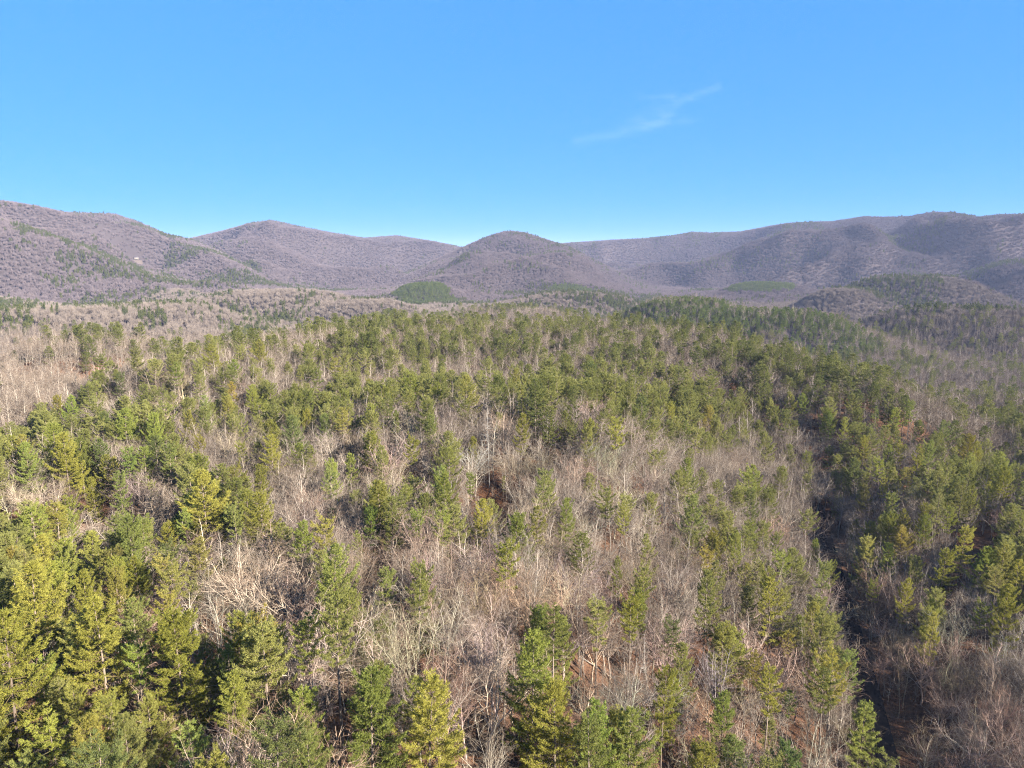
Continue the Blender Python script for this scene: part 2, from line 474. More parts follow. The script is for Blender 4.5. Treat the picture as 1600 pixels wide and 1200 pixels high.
# ------------------------------------------------------------------ bare broadleaved trees
def bare(h, spread, style, lod=0, name='bare', twig_w=0.024):
    T = Geo(); C = Geo()
    S = {0: [], 1: [], 2: [], 3: []}
    twP, twD, twL = [], [], []
    nr = random.Random(int(rng.integers(1 << 30)))
    def rv(): return np.array([nr.gauss(0, 1), nr.gauss(0, 1), nr.gauss(0, 1)])
    def limb(p, d, L, r, lvl, up):
        nseg = (0, 4, 3, 2)[lvl]
        pts = [p]; dirs = [d]
        rr = r
        for i in range(nseg):
            d = unit(d + rv() * (0, 0.13, 0.2, 0.25)[lvl] + np.array([0, 0, up]))
            q = pts[-1] + d * L / nseg
            r2 = r * (1 - 0.75 * (i + 1) / nseg)
            S[lvl].append((pts[-1], q, rr, r2)); rr = r2
            pts.append(q); dirs.append(d)
        return pts, dirs
    def point_on(pts, dirs, s):
        x = s * (len(pts) - 1); i = min(int(x), len(pts) - 2); f = x - i
        return pts[i] * (1 - f) + pts[i + 1] * f, dirs[i + 1]
    def child_dir(d, ang):
        a = unit(np.cross(d, rv())); return unit(d * math.cos(ang) + a * math.sin(ang))
    # trunk, ending in a fork
    fork = {'fan': 0.30, 'round': 0.42, 'slim': 0.80}[style] * nr.uniform(0.9, 1.1)
    r0 = h * {'fan': 0.013, 'round': 0.011, 'slim': 0.0085}[style]
    k = np.linspace(0, 1, 8); ln = np.array([nr.gauss(0, 0.03), nr.gauss(0, 0.03)]) * h
    tp = np.stack([ln[0] * k ** 1.5 + 0.15 * np.sin(k * 6 + nr.random() * 6), ln[1] * k ** 1.5 + 0.15 * np.sin(k * 5 + nr.random() * 6), h * fork * k - 0.5 * (k == 0)], 1)
    tr = r0 * (1 - 0.5 * k)
    T.tube(tp, tr, 7 if lod == 0 else 4)
    tops = []
    nl = {'fan': nr.randint(8, 11), 'round': nr.randint(9, 12), 'slim': nr.randint(13, 17)}[style]
    for i in range(nl):
        a = i * 2.4 + nr.uniform(-0.4, 0.4)
        if style == 'slim':
            s = 0.42 + 0.58 * i / nl; ang = R(nr.uniform(30, 55)); L = h * nr.uniform(0.16, 0.26) * (1.1 - 0.3 * s) * spread; r = r0 * 0.30
        elif style == 'fan':
            s = nr.uniform(0.75, 1.0); ang = R(nr.uniform(8, 42)); L = h * (1 - fork) * nr.uniform(0.7, 1.02) / math.cos(ang) ** 0.5 * spread; r = r0 * 0.42
        else:
            s = nr.uniform(0.6, 1.0); ang = R(nr.uniform(15, 62)); L = h * (1 - fork) * nr.uniform(0.6, 0.95) * spread; r = r0 * 0.38
        p = np.array([np.interp(s, k, tp[:, 0]), np.interp(s, k, tp[:, 1]), np.interp(s, k, tp[:, 2])])
        d = np.array([math.cos(a) * math.sin(ang), math.sin(a) * math.sin(ang), math.cos(ang)])
        tops.append((p, d, L, r))
    if style == 'slim':
        tops.append((tp[-1], unit(tp[-1] - tp[-2]), h * 0.2, r0 * 0.5))
    for (p, d, L, r) in tops:
        pts, dirs = limb(p, d, L, r, 1, 0.05)
        n2 = max(4, int(L * (1.25 if lod == 0 else 0.9)))
        for j in range(n2):
            s = 0.25 + 0.75 * (j + nr.random()) / n2
            q, dd = point_on(pts, dirs, s)
            L2 = L * nr.uniform(0.28, 0.5) * (1.15 - 0.55 * s)
            p2, d2 = limb(q, child_dir(dd, R(nr.uniform(28, 68))), L2, max(0.028, r * 0.44 * (1.1 - 0.6 * s)), 2, 0.06)
            n3 = max(3, int(L2 * (1.8 if lod == 0 else 1.3)))
            for m in range(n3):
                s3 = 0.2 + 0.8 * (m + nr.random()) / n3
                q3, d3 = point_on(p2, d2, s3)
                L3 = nr.uniform(0.6, 1.5) * (h / 20)
                if lod == 0:
                    p3, e3 = limb(q3, child_dir(d3, R(nr.uniform(25, 70))), L3, 0.015, 3, 0.04)
                    for z in range(4):
                        q4, d4 = point_on(p3, e3, 0.2 + 0.8 * nr.random())
                        twP.append(q4); twD.append(child_dir(d4, R(nr.uniform(15, 60)))); twL.append(nr.uniform(0.4, 1.0))
                else:
                    for z in range(4):
                        twP.append(q3); twD.append(child_dir(d3, R(nr.uniform(10, 60)))); twL.append(nr.uniform(0.8, 2.0))
    def put(G, lvl, sides, mat):
        if S[lvl]:
            A, B, ra, rb = zip(*S[lvl]); G.segs(np.array(A), np.array(B), np.array(ra), np.array(rb), sides, mat)
    put(T, 1, 5 if lod == 0 else 3, 0)
    put(C, 2, 3, 0); put(C, 3, 3, 1)
    D = np.array(twD); D[:, 2] += 0.06; D = unit(D)
    C.blades(np.array(twP), D, np.array(twL), twig_w if lod == 0 else twig_w * 1.9, 1)
    return T.mesh(name + '_trunk', [M_BARK]), C.mesh(name + '_crown', [M_BARK, M_TWIG])

def snag(h, name='snag'):
    T = Geo(); C = Geo()
    k = np.linspace(0, 1, 12)
    tp = np.stack([0.2 * np.sin(k * 3), 0.2 * np.sin(k * 2 + 1), h * k - 0.5 * (k == 0)], 1)
    T.tube(tp, 0.21 * (1 - 0.85 * k), 8)
    A, B = [], []
    for i in range(70):
        s = rng.uniform(0.36, 1.0); a = rng.uniform(0, 6.28); L = (1.2 - s) * rng.uniform(0.5, 5.6) * (rng.random() < 0.8) + 0.3
        p = np.array([np.interp(s, k, tp[:, 0]), np.interp(s, k, tp[:, 1]), h * s])
        d = np.array([math.cos(a), math.sin(a), rng.uniform(-0.35, 0.3)])
        m = p + d * L * 0.55; q = m + np.array([math.cos(a + .2), math.sin(a + .2), 0.25]) * L * 0.45
        A += [p, m]; B += [m, q]
    C.segs(np.array(A), np.array(B), np.tile([0.075, 0.045], 70), np.tile([0.045, 0.012], 70), 3)
    return T.mesh(name + '_trunk', [M_SNAG]), C.mesh(name + '_branches', [M_SNAG])

# clumps for the far slopes (several crowns per clump)
def far_bare(n=5, rad=9, name='far_bare', mat=None):
    C = Geo()
    for i in range(n):
        a = rng.uniform(0, 6.28); q = rad * math.sqrt(rng.random()); c = np.array([math.cos(a) * q, math.sin(a) * q, 0]); h = rng.uniform(13, 20)
        m = 75
        d = unit(rng.normal(size=(m, 3)) * np.array([0.55, 0.55, 0.3]) + np.array([0, 0, 0.9]))
        p = c + np.array([0, 0, h * 0.35]) + d * (rng.random(m) * h * 0.28)[:, None] + rng.normal(size=(m, 3)) * 0.5
        C.blades(p, d, rng.uniform(0.25, 0.42, m) * h, 0.42)
        C.segs(c, c + np.array([rng.normal() * .6, rng.normal() * .6, h * 0.6]), 0.25, 0.12, 3)
    return C.mesh(name, [mat or M_TWIG_FAR])

def far_pine(n=4, rad=8, name='far_pine'):
    C = Geo()
    for i in range(n):
        a = rng.uniform(0, 6.28); q = rad * math.sqrt(rng.random()); c = np.array([math.cos(a) * q, math.sin(a) * q, 0]); h = rng.uniform(15, 23)
        m = 110
        t = rng.random(m) ** 0.8; r = 3.6 * (1 - t) ** 0.75 + 0.5; az = rng.uniform(0, 6.28, m)
        o = np.stack([np.cos(az), np.sin(az), 0 * az], 1)
        p = c + o * (r * rng.uniform(0.2, 0.8, m))[:, None]; p[:, 2] = h * (0.25 + 0.72 * t)
        C.blades(p, unit(o * 0.8 + np.array([0, 0, 0.55]) + rng.normal(size=(m, 3)) * 0.35), rng.uniform(1.4, 2.6, m), 1.1)
    return C.mesh(name, [M_NEEDLE_FAR])

PINES = {}      # kind -> list of (trunk, crown, height, radius)
def reg(d, kind, h, w, pair): d.setdefault(kind, []).append((pair[0], pair[1], h, w))
for i, (h, w) in enumerate([(27, 5.2), (26, 4.6), (24, 5.0)]):
    reg(PINES, 'full', h, w, pine(h, 0.16, w, 0.22, 1.0, name='full_pine'))
for i, (h, w) in enumerate([(27, 4.2), (25, 3.7), (28, 4.4), (24, 3.4)]):
    reg(PINES, 'mid', h, w, pine(h, 0.38, w, 0.30, 0.95, name='half_crowned_pine', stubs=14))
for i, (h, w) in enumerate([(27, 3.4), (26, 3.9), (28, 3.1)]):
    reg(PINES, 'top', h, w, pine(h, 0.60, w, 0.55, 0.95, irregular=0.5, name='bare_trunk_pine', stubs=22))
for i, (h, w) in enumerate([(20, 3.0), (22, 3.3)]):
    reg(PINES, 'dense', h, w, pine(h, 0.10, w, 0.30, 1.25, 0.05, irregular=0.22, name='dense_pine'))
PINES_MID = {}
for i, (h, w, c0) in enumerate([(26, 4.9, 0.2), (25, 4.0, 0.35), (27, 3.8, 0.5), (23, 4.3, 0.25), (24, 3.3, 0.42)]):
    reg(PINES_MID, 'mid', h, w, pine(h, c0, w, 0.32, 1.0, lod=1, irregular=0.4, name='distant_pine'))
BARES = {}
for i, (h, s) in enumerate([(19, 1.0), (17, 1.1), (20, 0.95)]):
    reg(BARES, 'fan', h, 6, bare(h, s, 'fan', name='fan_tree'))
for i, (h, s) in enumerate([(21, 1.0), (22, 0.9), (20, 1.15), (23, 1.0)]):
    reg(BARES, 'slim', h, 3.5, bare(h, s, 'slim', name='slim_tree'))
for i, (h, s) in enumerate([(18, 1.0), (19, 0.95), (16, 1.05)]):
    reg(BARES, 'round', h, 5, bare(h, s, 'round', name='round_tree'))
BARES_MID = {}
for i, (h, s, st) in enumerate([(18, 1.0, 'fan'), (20, 1.0, 'slim'), (18, 1.0, 'round'), (17, 1.05, 'round'), (21, 1.0, 'slim')]):
    reg(BARES_MID, 'mid', h, 5, bare(h, s, st, lod=1, name='distant_bare_tree'))
PLANTED = [pine(13, 0.06, 2.9, 0.2, 0.8, lod=1, irregular=0.2, name='planted_pine', needle=M_PLANTED) for _ in range(3)]
FAR_B = [far_bare() for _ in range(4)]
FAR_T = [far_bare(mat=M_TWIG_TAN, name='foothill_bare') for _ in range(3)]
FAR_P = [far_pine() for _ in range(4)]

# ------------------------------------------------------------------ object helpers
def tag(o, label=None, cat=None, group=None, kind=None):
    if label: o['label'] = label
    if cat: o['category'] = cat
    if group: o['group'] = group
    if kind: o['kind'] = kind
    return o

def link(name, data, parent=None):
    o = bpy.data.objects.new(name, data); col.objects.link(o)
    if parent is not None: o.parent = parent
    return o

# ------------------------------------------------------------------ terrain: one sheet round the camera
azs = np.concatenate([np.linspace(-180, -62, 30)[:-1], np.linspace(-62, -44, 19)[:-1], np.linspace(-44, 44, 441), np.linspace(44, 62, 19)[1:], np.linspace(62, 180, 30)[1:-1]])
azs = np.radians(azs)
rad = np.concatenate([[4], np.geomspace(15, 1500, 330), np.linspace(1500, 9000, 231)[1:], [11000, 14000]])
A, D = np.meshgrid(azs, rad, indexing='ij')
X, Y = D * np.sin(A), D * np.cos(A)
Z = H(X, Y)
na, nd = A.shape
V = np.stack([X, Y, Z], -1).reshape(-1, 3)
ii = np.arange(na)[:, None] * nd + np.arange(nd - 1)[None]
jj = (((np.arange(na) + 1) % na)[:, None]) * nd + np.arange(nd - 1)[None]
F = np.concatenate([np.stack([ii, ii + 1, jj + 1], -1).reshape(-1, 3), np.stack([ii, jj + 1, jj], -1).reshape(-1, 3)])
F = F[:, ::-1]
split = int(np.searchsorted(rad, 760))
jcol = np.concatenate([np.broadcast_to(np.arange(nd - 1)[None], (na, nd - 1)).reshape(-1)] * 2)
def sheet(name, F, mat, hole):
    g = Geo(); g.add(V, F)
    if hole:      # close the hole under the camera
        c0 = len(V); g.add([[0, 0, float(H(0.0, 0.0))]], np.zeros((0, 3), int))
        F2 = np.stack([np.arange(na) * nd, ((np.arange(na) + 1) % na) * nd, np.full(na, c0)], 1)
        g.F.append(F2[:, ::-1]); g.M.append(np.zeros(na))
    VV = np.concatenate(g.V); FF = np.concatenate(g.F)
    uq, inv = np.unique(FF, return_inverse=True)
    g2 = Geo(); g2.add(VV[uq], inv.reshape(-1, 3))
    me = g2.mesh(name, [mat]); me.polygons.foreach_set('use_smooth', np.ones(len(me.polygons), bool)); me.update()
    tag(link(name, me), kind='structure')
sheet('ground', F[jcol < split], M_GROUND, True)
sheet('hills', F[jcol >= split], M_HILLS, False)

# visibility of the land from the camera (running highest elevation along each azimuth)
elev = np.arctan2(Z - ZC, D)
runmax = np.maximum.accumulate(elev, axis=1)
def visible(x, y, ztop, slack=0.004):
    az = np.arctan2(x, y); d = np.hypot(x, y)
    i = np.clip(np.searchsorted(azs, az), 0, na - 1)
    j = np.clip(np.searchsorted(rad, d) - 2, 0, nd - 1)
    return np.arctan2(ztop - ZC, d) + slack >= runmax[i, j]

def on_sheet(x, y):
    az = np.arctan2(x, y); d = np.hypot(x, y)
    i = np.clip(np.searchsorted(azs, az) - 1, 0, na - 2); j = np.clip(np.searchsorted(rad, d) - 1, 0, nd - 2)
    a = (az - azs[i]) / (azs[i + 1] - azs[i]); b = (d - rad[j]) / (rad[j + 1] - rad[j])
    return (Z[i, j] * (1 - a) + Z[i + 1, j] * a) * (1 - b) + (Z[i, j + 1] * (1 - a) + Z[i + 1, j + 1] * a) * b

# the shaded track through the valley
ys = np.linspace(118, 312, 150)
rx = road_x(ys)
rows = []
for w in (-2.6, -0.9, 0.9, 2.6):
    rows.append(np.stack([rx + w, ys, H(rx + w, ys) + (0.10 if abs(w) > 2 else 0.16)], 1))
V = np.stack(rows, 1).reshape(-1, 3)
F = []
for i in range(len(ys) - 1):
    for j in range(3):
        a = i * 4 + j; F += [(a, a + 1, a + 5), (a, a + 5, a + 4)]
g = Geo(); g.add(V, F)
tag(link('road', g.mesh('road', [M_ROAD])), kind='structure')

# ------------------------------------------------------------------ where pines and where bare trees grow
PMAP_V = [440, 500, 550, 600, 650, 700, 750, 800, 850, 900, 950, 1000, 1050, 1100, 1150, 1200]
PMAP = np.array([[int(c) for c in r] for r in [
    "3423233332343434",
    "2312355556376543",
    "2415788787467543",
    "1257888677788833",
    "2587654377886336",
    "7854442354421476",
    "7833441322111466",
    "6646242323121354",
    "7546133433252443",
    "8872123133432455",
    "8872331134254245",
    "8885542034365145",
    "8988654135466112",
    "8988675355456401",
    "9968788797545500",
    "9978898898755500"]]) / 10.0
def pine_share(u, v):
    fu = np.clip((u - 50) / 100, 0, 14.999); fv = np.clip(np.interp(v, PMAP_V, np.arange(16)), 0, 14.999)
    i = fv.astype(int); j = fu.astype(int); a = fv - i; b = fu - j
    return (PMAP[i, j] * (1 - a) * (1 - b) + PMAP[i + 1, j] * a * (1 - b) + PMAP[i, j + 1] * (1 - a) * b + PMAP[i + 1, j + 1] * a * b)

GAPS = [(785, 775, 52, 34, 0.85), (292, 1150, 46, 36, 0.9), (600, 1020, 50, 30, 0.55), (650, 760, 40, 16, 0.5), (640, 1160, 18, 30, 0.6),
        (830, 690, 14, 20, 0.5), (730, 1010, 60, 30, 0.3), (1120, 1180, 60, 25, 0.3), (75, 800, 42, 25, 0.75), (1530, 850, 46, 52, 0.97), (1440, 1100, 44, 26, 0.75)]
def gap(u, v):
    s = np.zeros_like(u)
    for (a, b, w, h, k) in GAPS:
        s = np.maximum(s, k * (((u - a) / w) ** 2 + ((v - b) / h) ** 2 < 1))
    return s

def jitter_grid(x0, x1, y0, y1, cell, amt=0.46):
    xs = np.arange(x0, x1, cell); yy = np.arange(y0, y1, cell)
    gx, gy = np.meshgrid(xs, yy)
    gx = gx + rng.uniform(-amt, amt, gx.shape) * cell + (np.arange(len(yy)) % 2)[:, None] * cell * 0.5
    gy = gy + rng.uniform(-amt, amt, gx.shape) * cell
    return gx.ravel(), gy.ravel()

def field(cell, dmin, dmax, margin=(-260, 1950)):
    w = dmax * 1.25
    x, y = jitter_grid(-w, w, 20, dmax, cell)
    d = np.hypot(x, y); k = (d >= dmin) & (d < dmax); x, y = x[k], y[k]
    z = on_sheet(x, y)
    u, v, dep = project(x, y, z + 10)
    k = (u > margin[0]) & (u < margin[1]) & (v < 1420)
    return x[k], y[k], z[k], u[k], v[k]

# ---- hero trees, read off the photograph: kind, x, y of the top, height (m), width factor, tint, label
YG, OL, DK, BG, PALE = (1.2, 1.12, 0.75), (0.95, 0.95, 0.9), (0.62, 0.68, 0.7), (0.90, 0.98, 0.78), (1.3, 1.24, 1.16)
HERO = [
 ('full', 318, 735, 31, 1.25, YG, 'very large full-crowned yellow-green pine left of centre, tallest of its stand'),
 ('full', 262, 812, 20, 1.05, YG, 'shorter pine tucked against the left foot of the very large yellow-green pine'),
 ('full', 100, 678, 29, 1.1, YG, 'big tiered pine above the dark hollow on the left'),
 ('full', 145, 745, 19, 0.9, YG, 'small bright pine at the right rim of the dark hollow'),
 ('full', 176, 715, 19, 0.8, YG, 'small pale pine between the big tiered pine and the bare oaks'),
 ('mid', 610, 776, 25, 1.0, OL, 'lone tiered pine with dark left side standing among bare trees'),
 ('top', 735, 738, 22, 0.8, BG, 'narrow bright pine directly left of the red leaf clearing'),
 ('full', 752, 782, 23, 0.95, YG, 'broad feathery pine below the red leaf clearing'),
 ('top', 787, 745, 13, 0.55, OL, 'small tufted pine growing inside the red leaf clearing'),
 ('mid', 885, 778, 25, 0.95, BG, 'pine with pale bare lower trunk right of the red leaf clearing'),
 ('top', 948, 761, 25, 1.05, OL, 'round-topped pine next to the open bare woods at centre right'),
 ('dense', 548, 706, 22, 0.9, BG, 'dense bright green leaning evergreen among grey bare trees'),
 ('dense', 617, 640, 20, 0.7, BG, 'slim dark green evergreen spire on the grey bare slope'),
 ('top', 641, 682, 25, 0.9, YG, 'pine with a long pale trunk left of the white dead tree'),
 ('full', 476, 640, 22, 0.9, YG, 'bright yellow-green pine at the top edge of the bare slope'),
 ('mid', 482, 697, 22, 1.1, OL, 'spreading blue-green pine at the left edge of the bare slope'),
 ('full', 575, 590, 22, 0.9, YG, 'bright pine standing alone above the bare slope'),
 ('mid', 838, 592, 30, 1.0, DK, 'tall dark pine behind the white dead tree, right side'),
 ('mid', 858, 635, 25, 1.0, OL, 'broad green pine in front of the tall dark pine'),
 ('full', 740, 680, 16, 0.85, YG, 'small conical pine touching the white dead tree on its left'),
 ('mid', 778, 645, 18, 0.9, OL, 'soft green pine touching the white dead tree on its right'),
 ('mid', 1178, 765, 28, 0.9, DK, 'tall dark-topped pine rising alone from fine grey bare woods'),
 ('mid', 1138, 800, 24, 1.1, OL, 'broad pine left of the tall dark-topped pine in the grey bare woods'),
 ('full', 1357, 835, 26, 1.0, PALE, 'pale yellow feathery pine on the right bank of the shaded track'),
 ('dense', 1277, 842, 20, 0.85, BG, 'bright green pine leaning over the left edge of the shaded track'),
 ('mid', 1352, 682, 25, 0.95, YG, 'twin-spired pine above the head of the shaded track'),
 ('mid', 1406, 688, 24, 0.9, YG, 'flat-topped pine right of the twin-spired pine'),
 ('mid', 1437, 694, 27, 0.85, YG, 'narrow pine with drooping tiers over the shaded right valley'),
 ('top', 1378, 746, 23, 0.85, YG, 'round-headed pine with visible stem below the twin-spired pine'),
 ('full', 1438, 655, 22, 1.0, OL, 'broad olive pine high on the right valley side'),
 ('mid', 1530, 690, 26, 1.0, YG, 'lit pine in the shaded right valley, beside bare crowns'),
 ('mid', 1575, 730, 26, 1.0, YG, 'lit spreading pine near the right edge, upper valley'),
 ('mid', 1508, 820, 27, 1.0, YG, 'tall lit pine at the left rim of the blue-shadowed hollow'),
 ('mid', 1478, 858, 25, 1.1, YG, 'layered pine in front of the tall lit pine at the hollow'),
 ('mid', 1590, 875, 24, 1.1, YG, 'bushy pine at the right edge below the blue-shadowed hollow'),
 ('full', 1572, 915, 26, 0.9, YG, 'pale star-topped pine at the lower right edge'),
 ('mid', 1415, 905, 24, 0.85, YG, 'slender olive pine right of the shaded track, mid way'),
 ('mid', 1106, 893, 29, 0.8, OL, 'tall narrow two-tiered pine at lower right of centre'),
 ('mid', 1208, 905, 30, 1.15, YG, 'large drooping pine left of the shaded track'),
 ('mid', 1283, 958, 29, 1.0, OL, 'tall pine with pale limbs on the left bank of the track'),
 ('top', 1205, 1042, 28, 1.0, YG, 'pine with a long stubby trunk at the lower right foreground'),
 ('top', 1292, 1045, 28, 1.05, OL, 'round-crowned pine over the near end of the shaded track'),
 ('dense', 1352, 1096, 24, 1.1, BG, 'bushy bright pine closing the near end of the track'),
 ('top', 650, 878, 28, 0.9, OL, 'bare-trunk pine with white dead limbs under its crown'),
 ('top', 522, 925, 31, 1.0, OL, 'tall pale-stemmed pine rising left of the orange slope'),
 ('full', 275, 944, 28, 1.1, YG, 'wide full pine behind the orange leaf patch at lower left'),
 ('full', 405, 965, 28, 1.1, OL, 'drooping layered pine right of the orange leaf patch'),
 ('full', 150, 935, 28, 1.1, YG, 'wide yellow pine in the dense lower left stand'),
 ('full', 40, 880, 30, 1.15, YG, 'huge layered pine at the left edge of the dense stand'),
 ('full', 130, 893, 24, 0.8, YG, 'upright pine between the two widest pines of the lower left stand'),
 ('full', 575, 1035, 27, 1.1, BG, 'full pine at the foot of the frame, left of the white fan tree'),
 ('full', 665, 1055, 26, 1.1, YG, 'round full pine beside the foot of the white fan tree'),
 ('top', 935, 938, 25, 1.15, OL, 'flat-topped dark pine, second of three umbrella crowns'),
 ('top', 865, 950, 24, 1.15, OL, 'flat-topped pine, leftmost of three umbrella crowns'),
 ('top', 985, 938, 25, 1.1, YG, 'lighter flat-topped pine, rightmost of three umbrella crowns'),
 ('full', 868, 1060, 27, 1.1, YG, 'bushy pine at bottom centre, right of the white fan tree'),
 ('full', 985, 1110, 25, 1.1, BG, 'deep green full pine at the bottom edge, right of centre'),
 ('mid', 1040, 1040, 26, 0.9, YG, 'open pine with bare pale stem near bottom right of centre'),
 ('mid', 1015, 835, 22, 0.95, OL, 'soft olive pine in the bare woods below the round-topped pine'),
 ('mid', 965, 870, 18, 0.9, OL, 'small olive pine beneath the pale-trunked pine'),
 ('full', 0, 958, 30, 1.1, YG, 'pine cut by the left edge of the frame'),
 ('full', 215, 870, 20, 0.9, YG, 'low golden pine between bare crowns and the lower left stand'),
 ('full', 70, 835, 22, 1.1, YG, 'rounded pine just below the dark hollow'),
 ('mid', 560, 830, 17, 0.8, BG, 'low bright pine at the left foot of the lone tiered pine'),
 ('mid', 520, 795, 17, 0.9, DK, 'dark low pine shadowed by bare limbs left of the lone tiered pine'),
 # bare trees
 ('fan', 268, 625, 21, 1.25, PALE, 'pale fan-shaped bare tree among pines, upper left'),
 ('fan', 35, 752, 20, 0.95, PALE, 'ghostly pale bare tree inside the dark hollow'),
 ('fan', 760, 1035, 19, 1.25, PALE, 'big white fan of bare limbs at bottom centre'),
 ('round', 215, 770, 20, 1.35, PALE, 'wide bare oak with white limbs right of the dark hollow'),
 ('fan', 250, 760, 19, 1.1, PALE, 'many-stemmed white-limbed bare tree left of the very large pine'),
 ('round', 800, 735, 15, 1.1, (0.45, 0.42, 0.4), 'dark crooked bare tree leaning over the red leaf clearing'),
 ('fan', 385, 860, 22, 1.1, PALE, 'white-limbed bare tree at the right foot of the very large pine'),
 ('fan', 440, 880, 21, 1.1, PALE, 'pale many-limbed bare tree above the drooping layered pine'),
 ('slim', 865, 850, 20, 1.0, PALE, 'slender white-stemmed bare tree below the red leaf clearing'),
 ('round', 960, 860, 17, 1.2, (0.6, 0.55, 0.5), 'dark twisted bare oak beneath the round-topped pine'),
 ('fan', 1480, 1060, 17, 1.25, (1.2, 1.0, 0.95), 'brown-twigged spreading bare tree in the lower right shade'),
 ('fan', 1450, 1010, 18, 1.2, (1.2, 1.0, 0.95), 'forked pale bare tree above the lower right shade'),
 ('fan', 1380, 1010, 14, 1.1, (1.2, 0.95, 0.9), 'leaning bare tree overhanging the shaded track on its right'),
 ('fan', 1580, 1110, 16, 1.3, (1.2, 1.0, 0.95), 'bare tree in the bottom right corner'),
 ('fan', 1480, 1150, 15, 1.2, (1.2, 1.0, 0.95), 'reddish bare tree at the bottom edge, right of the track'),
 ('round', 1500, 715, 18, 1.2, PALE, 'pale bare crown amid lit pines of the right valley'),
 ('fan', 1430, 780, 16, 1.25, PALE, 'white-limbed bare tree under the flat-topped right pines'),
 ('round', 1500, 940, 14, 1.2, PALE, 'low pale bare crown in front of the layered pine'),
 ('snag', 765, 637, 30, 1.0, (1, 1, 1), 'white dead tree with short horizontal limbs, no bark'),
 ('snag', 1010, 990, 17, 0.9, (0.9, 0.9, 0.9), 'grey dead tree stub among flat-topped pines'),
]
trees = []      # every near tree: dict
for (kind, u, v, h, wf, tint, label) in HERO:
    h = h * 0.93
    wf = wf * (0.84 if kind in ('full', 'mid', 'top', 'dense') else 1.0)
    r = march(u, v, h)
    if r is None: continue
    trees.append(dict(kind=kind, x=r[0], y=r[1], z=r[2], h=h, wf=wf, tint=tint, label=label, hero=True))
hx = np.array([t['x'] for t in trees]); hy = np.array([t['y'] for t in trees])
hcls = np.array([t['kind'] in PINES for t in trees]); hh = np.array([t['h'] for t in trees])

def clear_of_heroes(x, y, is_pine):
    ok = np.ones(len(x), bool)
    for i in range(len(hx)):
        d = math.hypot(hx[i], hy[i]); fx, fy = -hx[i] / d, -hy[i] / d     # towards the camera
        ax = (x - hx[i]) * fx + (y - hy[i]) * fy; lat = np.abs((x - hx[i]) * fy - (y - hy[i]) * fx)
        near = np.hypot(x - hx[i], y - hy[i])
        ok &= near > (4.2 if hcls[i] else 3.6)
        if is_pine:
            ok &= ~((ax > -3.5) & (ax < (20 if hcls[i] else 24)) & (lat < (3.6 if hcls[i] else 5.0)))
        else:
            ok &= ~((ax > 0) & (ax < 9) & (lat < 3.2))
    return ok

NEAR_MAX, MID_MAX, FAR1_MAX = 400, 1250, 2900
def near_points():
    out = []
    x, y, z, u, v = field(3.8, 40, NEAR_MAX)
    rd = np.abs(x - road_x(y))
    p = pine_share(u, v)
    p = np.where(v > 620, 0.05 + 0.88 * p, p * 0.48)
    lim = np.where((y < 300) & (y > 124), np.where(x < road_x(y), 8.0, 4.4), 1.2)
    keep = (rd > lim) & (rng.random(len(x)) > gap(u, v))
    # clumping
    cl = fbm(x / 26, y / 26, 77, 2)
    pp = np.clip(p + 0.45 * cl * (4 * p * (1 - p)), 0, 1)
    ispine = rng.random(len(x)) < (pp * 0.6 * np.clip(pp / 0.32, 0.2, 1) + 0.9 * np.clip(pp - 0.65, 0, 1))
    thin = np.where(ispine, 0.97, 0.88 * (1 - 1.35 * np.clip(p - 0.32, 0, 0.68)))
    keep &= rng.random(len(x)) < thin
    k1 = keep & ispine; k2 = keep & ~ispine
    a = clear_of_heroes(x, y, True) & k1
    # pines keep apart
    idx = np.where(a)[0]; rng.shuffle(idx); taken = {}
    sel = []
    for i in idx:
        c = (int(x[i] // 4.4), int(y[i] // 4.4)); bad = False
        for dx in (-1, 0, 1):
            for dy in (-1, 0, 1):
                for j in taken.get((c[0] + dx, c[1] + dy), ()):
                    if (x[i] - x[j]) ** 2 + (y[i] - y[j]) ** 2 < 18.5: bad = True
        if not bad: taken.setdefault(c, []).append(i); sel.append(i)
    b = np.where(clear_of_heroes(x, y, False) & k2)[0]
    for i in sel:
        pv = p[i]
        q = rng.random()
        kind = 'full' if q < 0.06 + 0.46 * pv else 'mid' if q < 0.72 else 'top' if q < 0.94 else 'dense'
        hgt = float(np.clip(rng.normal(20.6, 3.2), 9, 27))
        if kind == 'dense': hgt *= 0.72
        out.append(dict(kind=kind, x=x[i], y=y[i], z=z[i], h=hgt, wf=float(rng.uniform(0.72, 1.0)), tint=None, label=None, hero=False))
    for i in b:
        q = rng.random(); right = x[i] > road_x(y[i])
        kind = 'slim' if q < (0.2 if right else 0.34) else 'round' if q < 0.74 else 'fan'
        hgt = float(np.clip(rng.normal(16.5 if not right else 15, 2.4), 8, 22))
        out.append(dict(kind=kind, x=x[i], y=y[i], z=z[i], h=hgt, wf=float(rng.uniform(0.85, 1.15)), tint=None, label=None, hero=False))
    return out
trees += near_points()

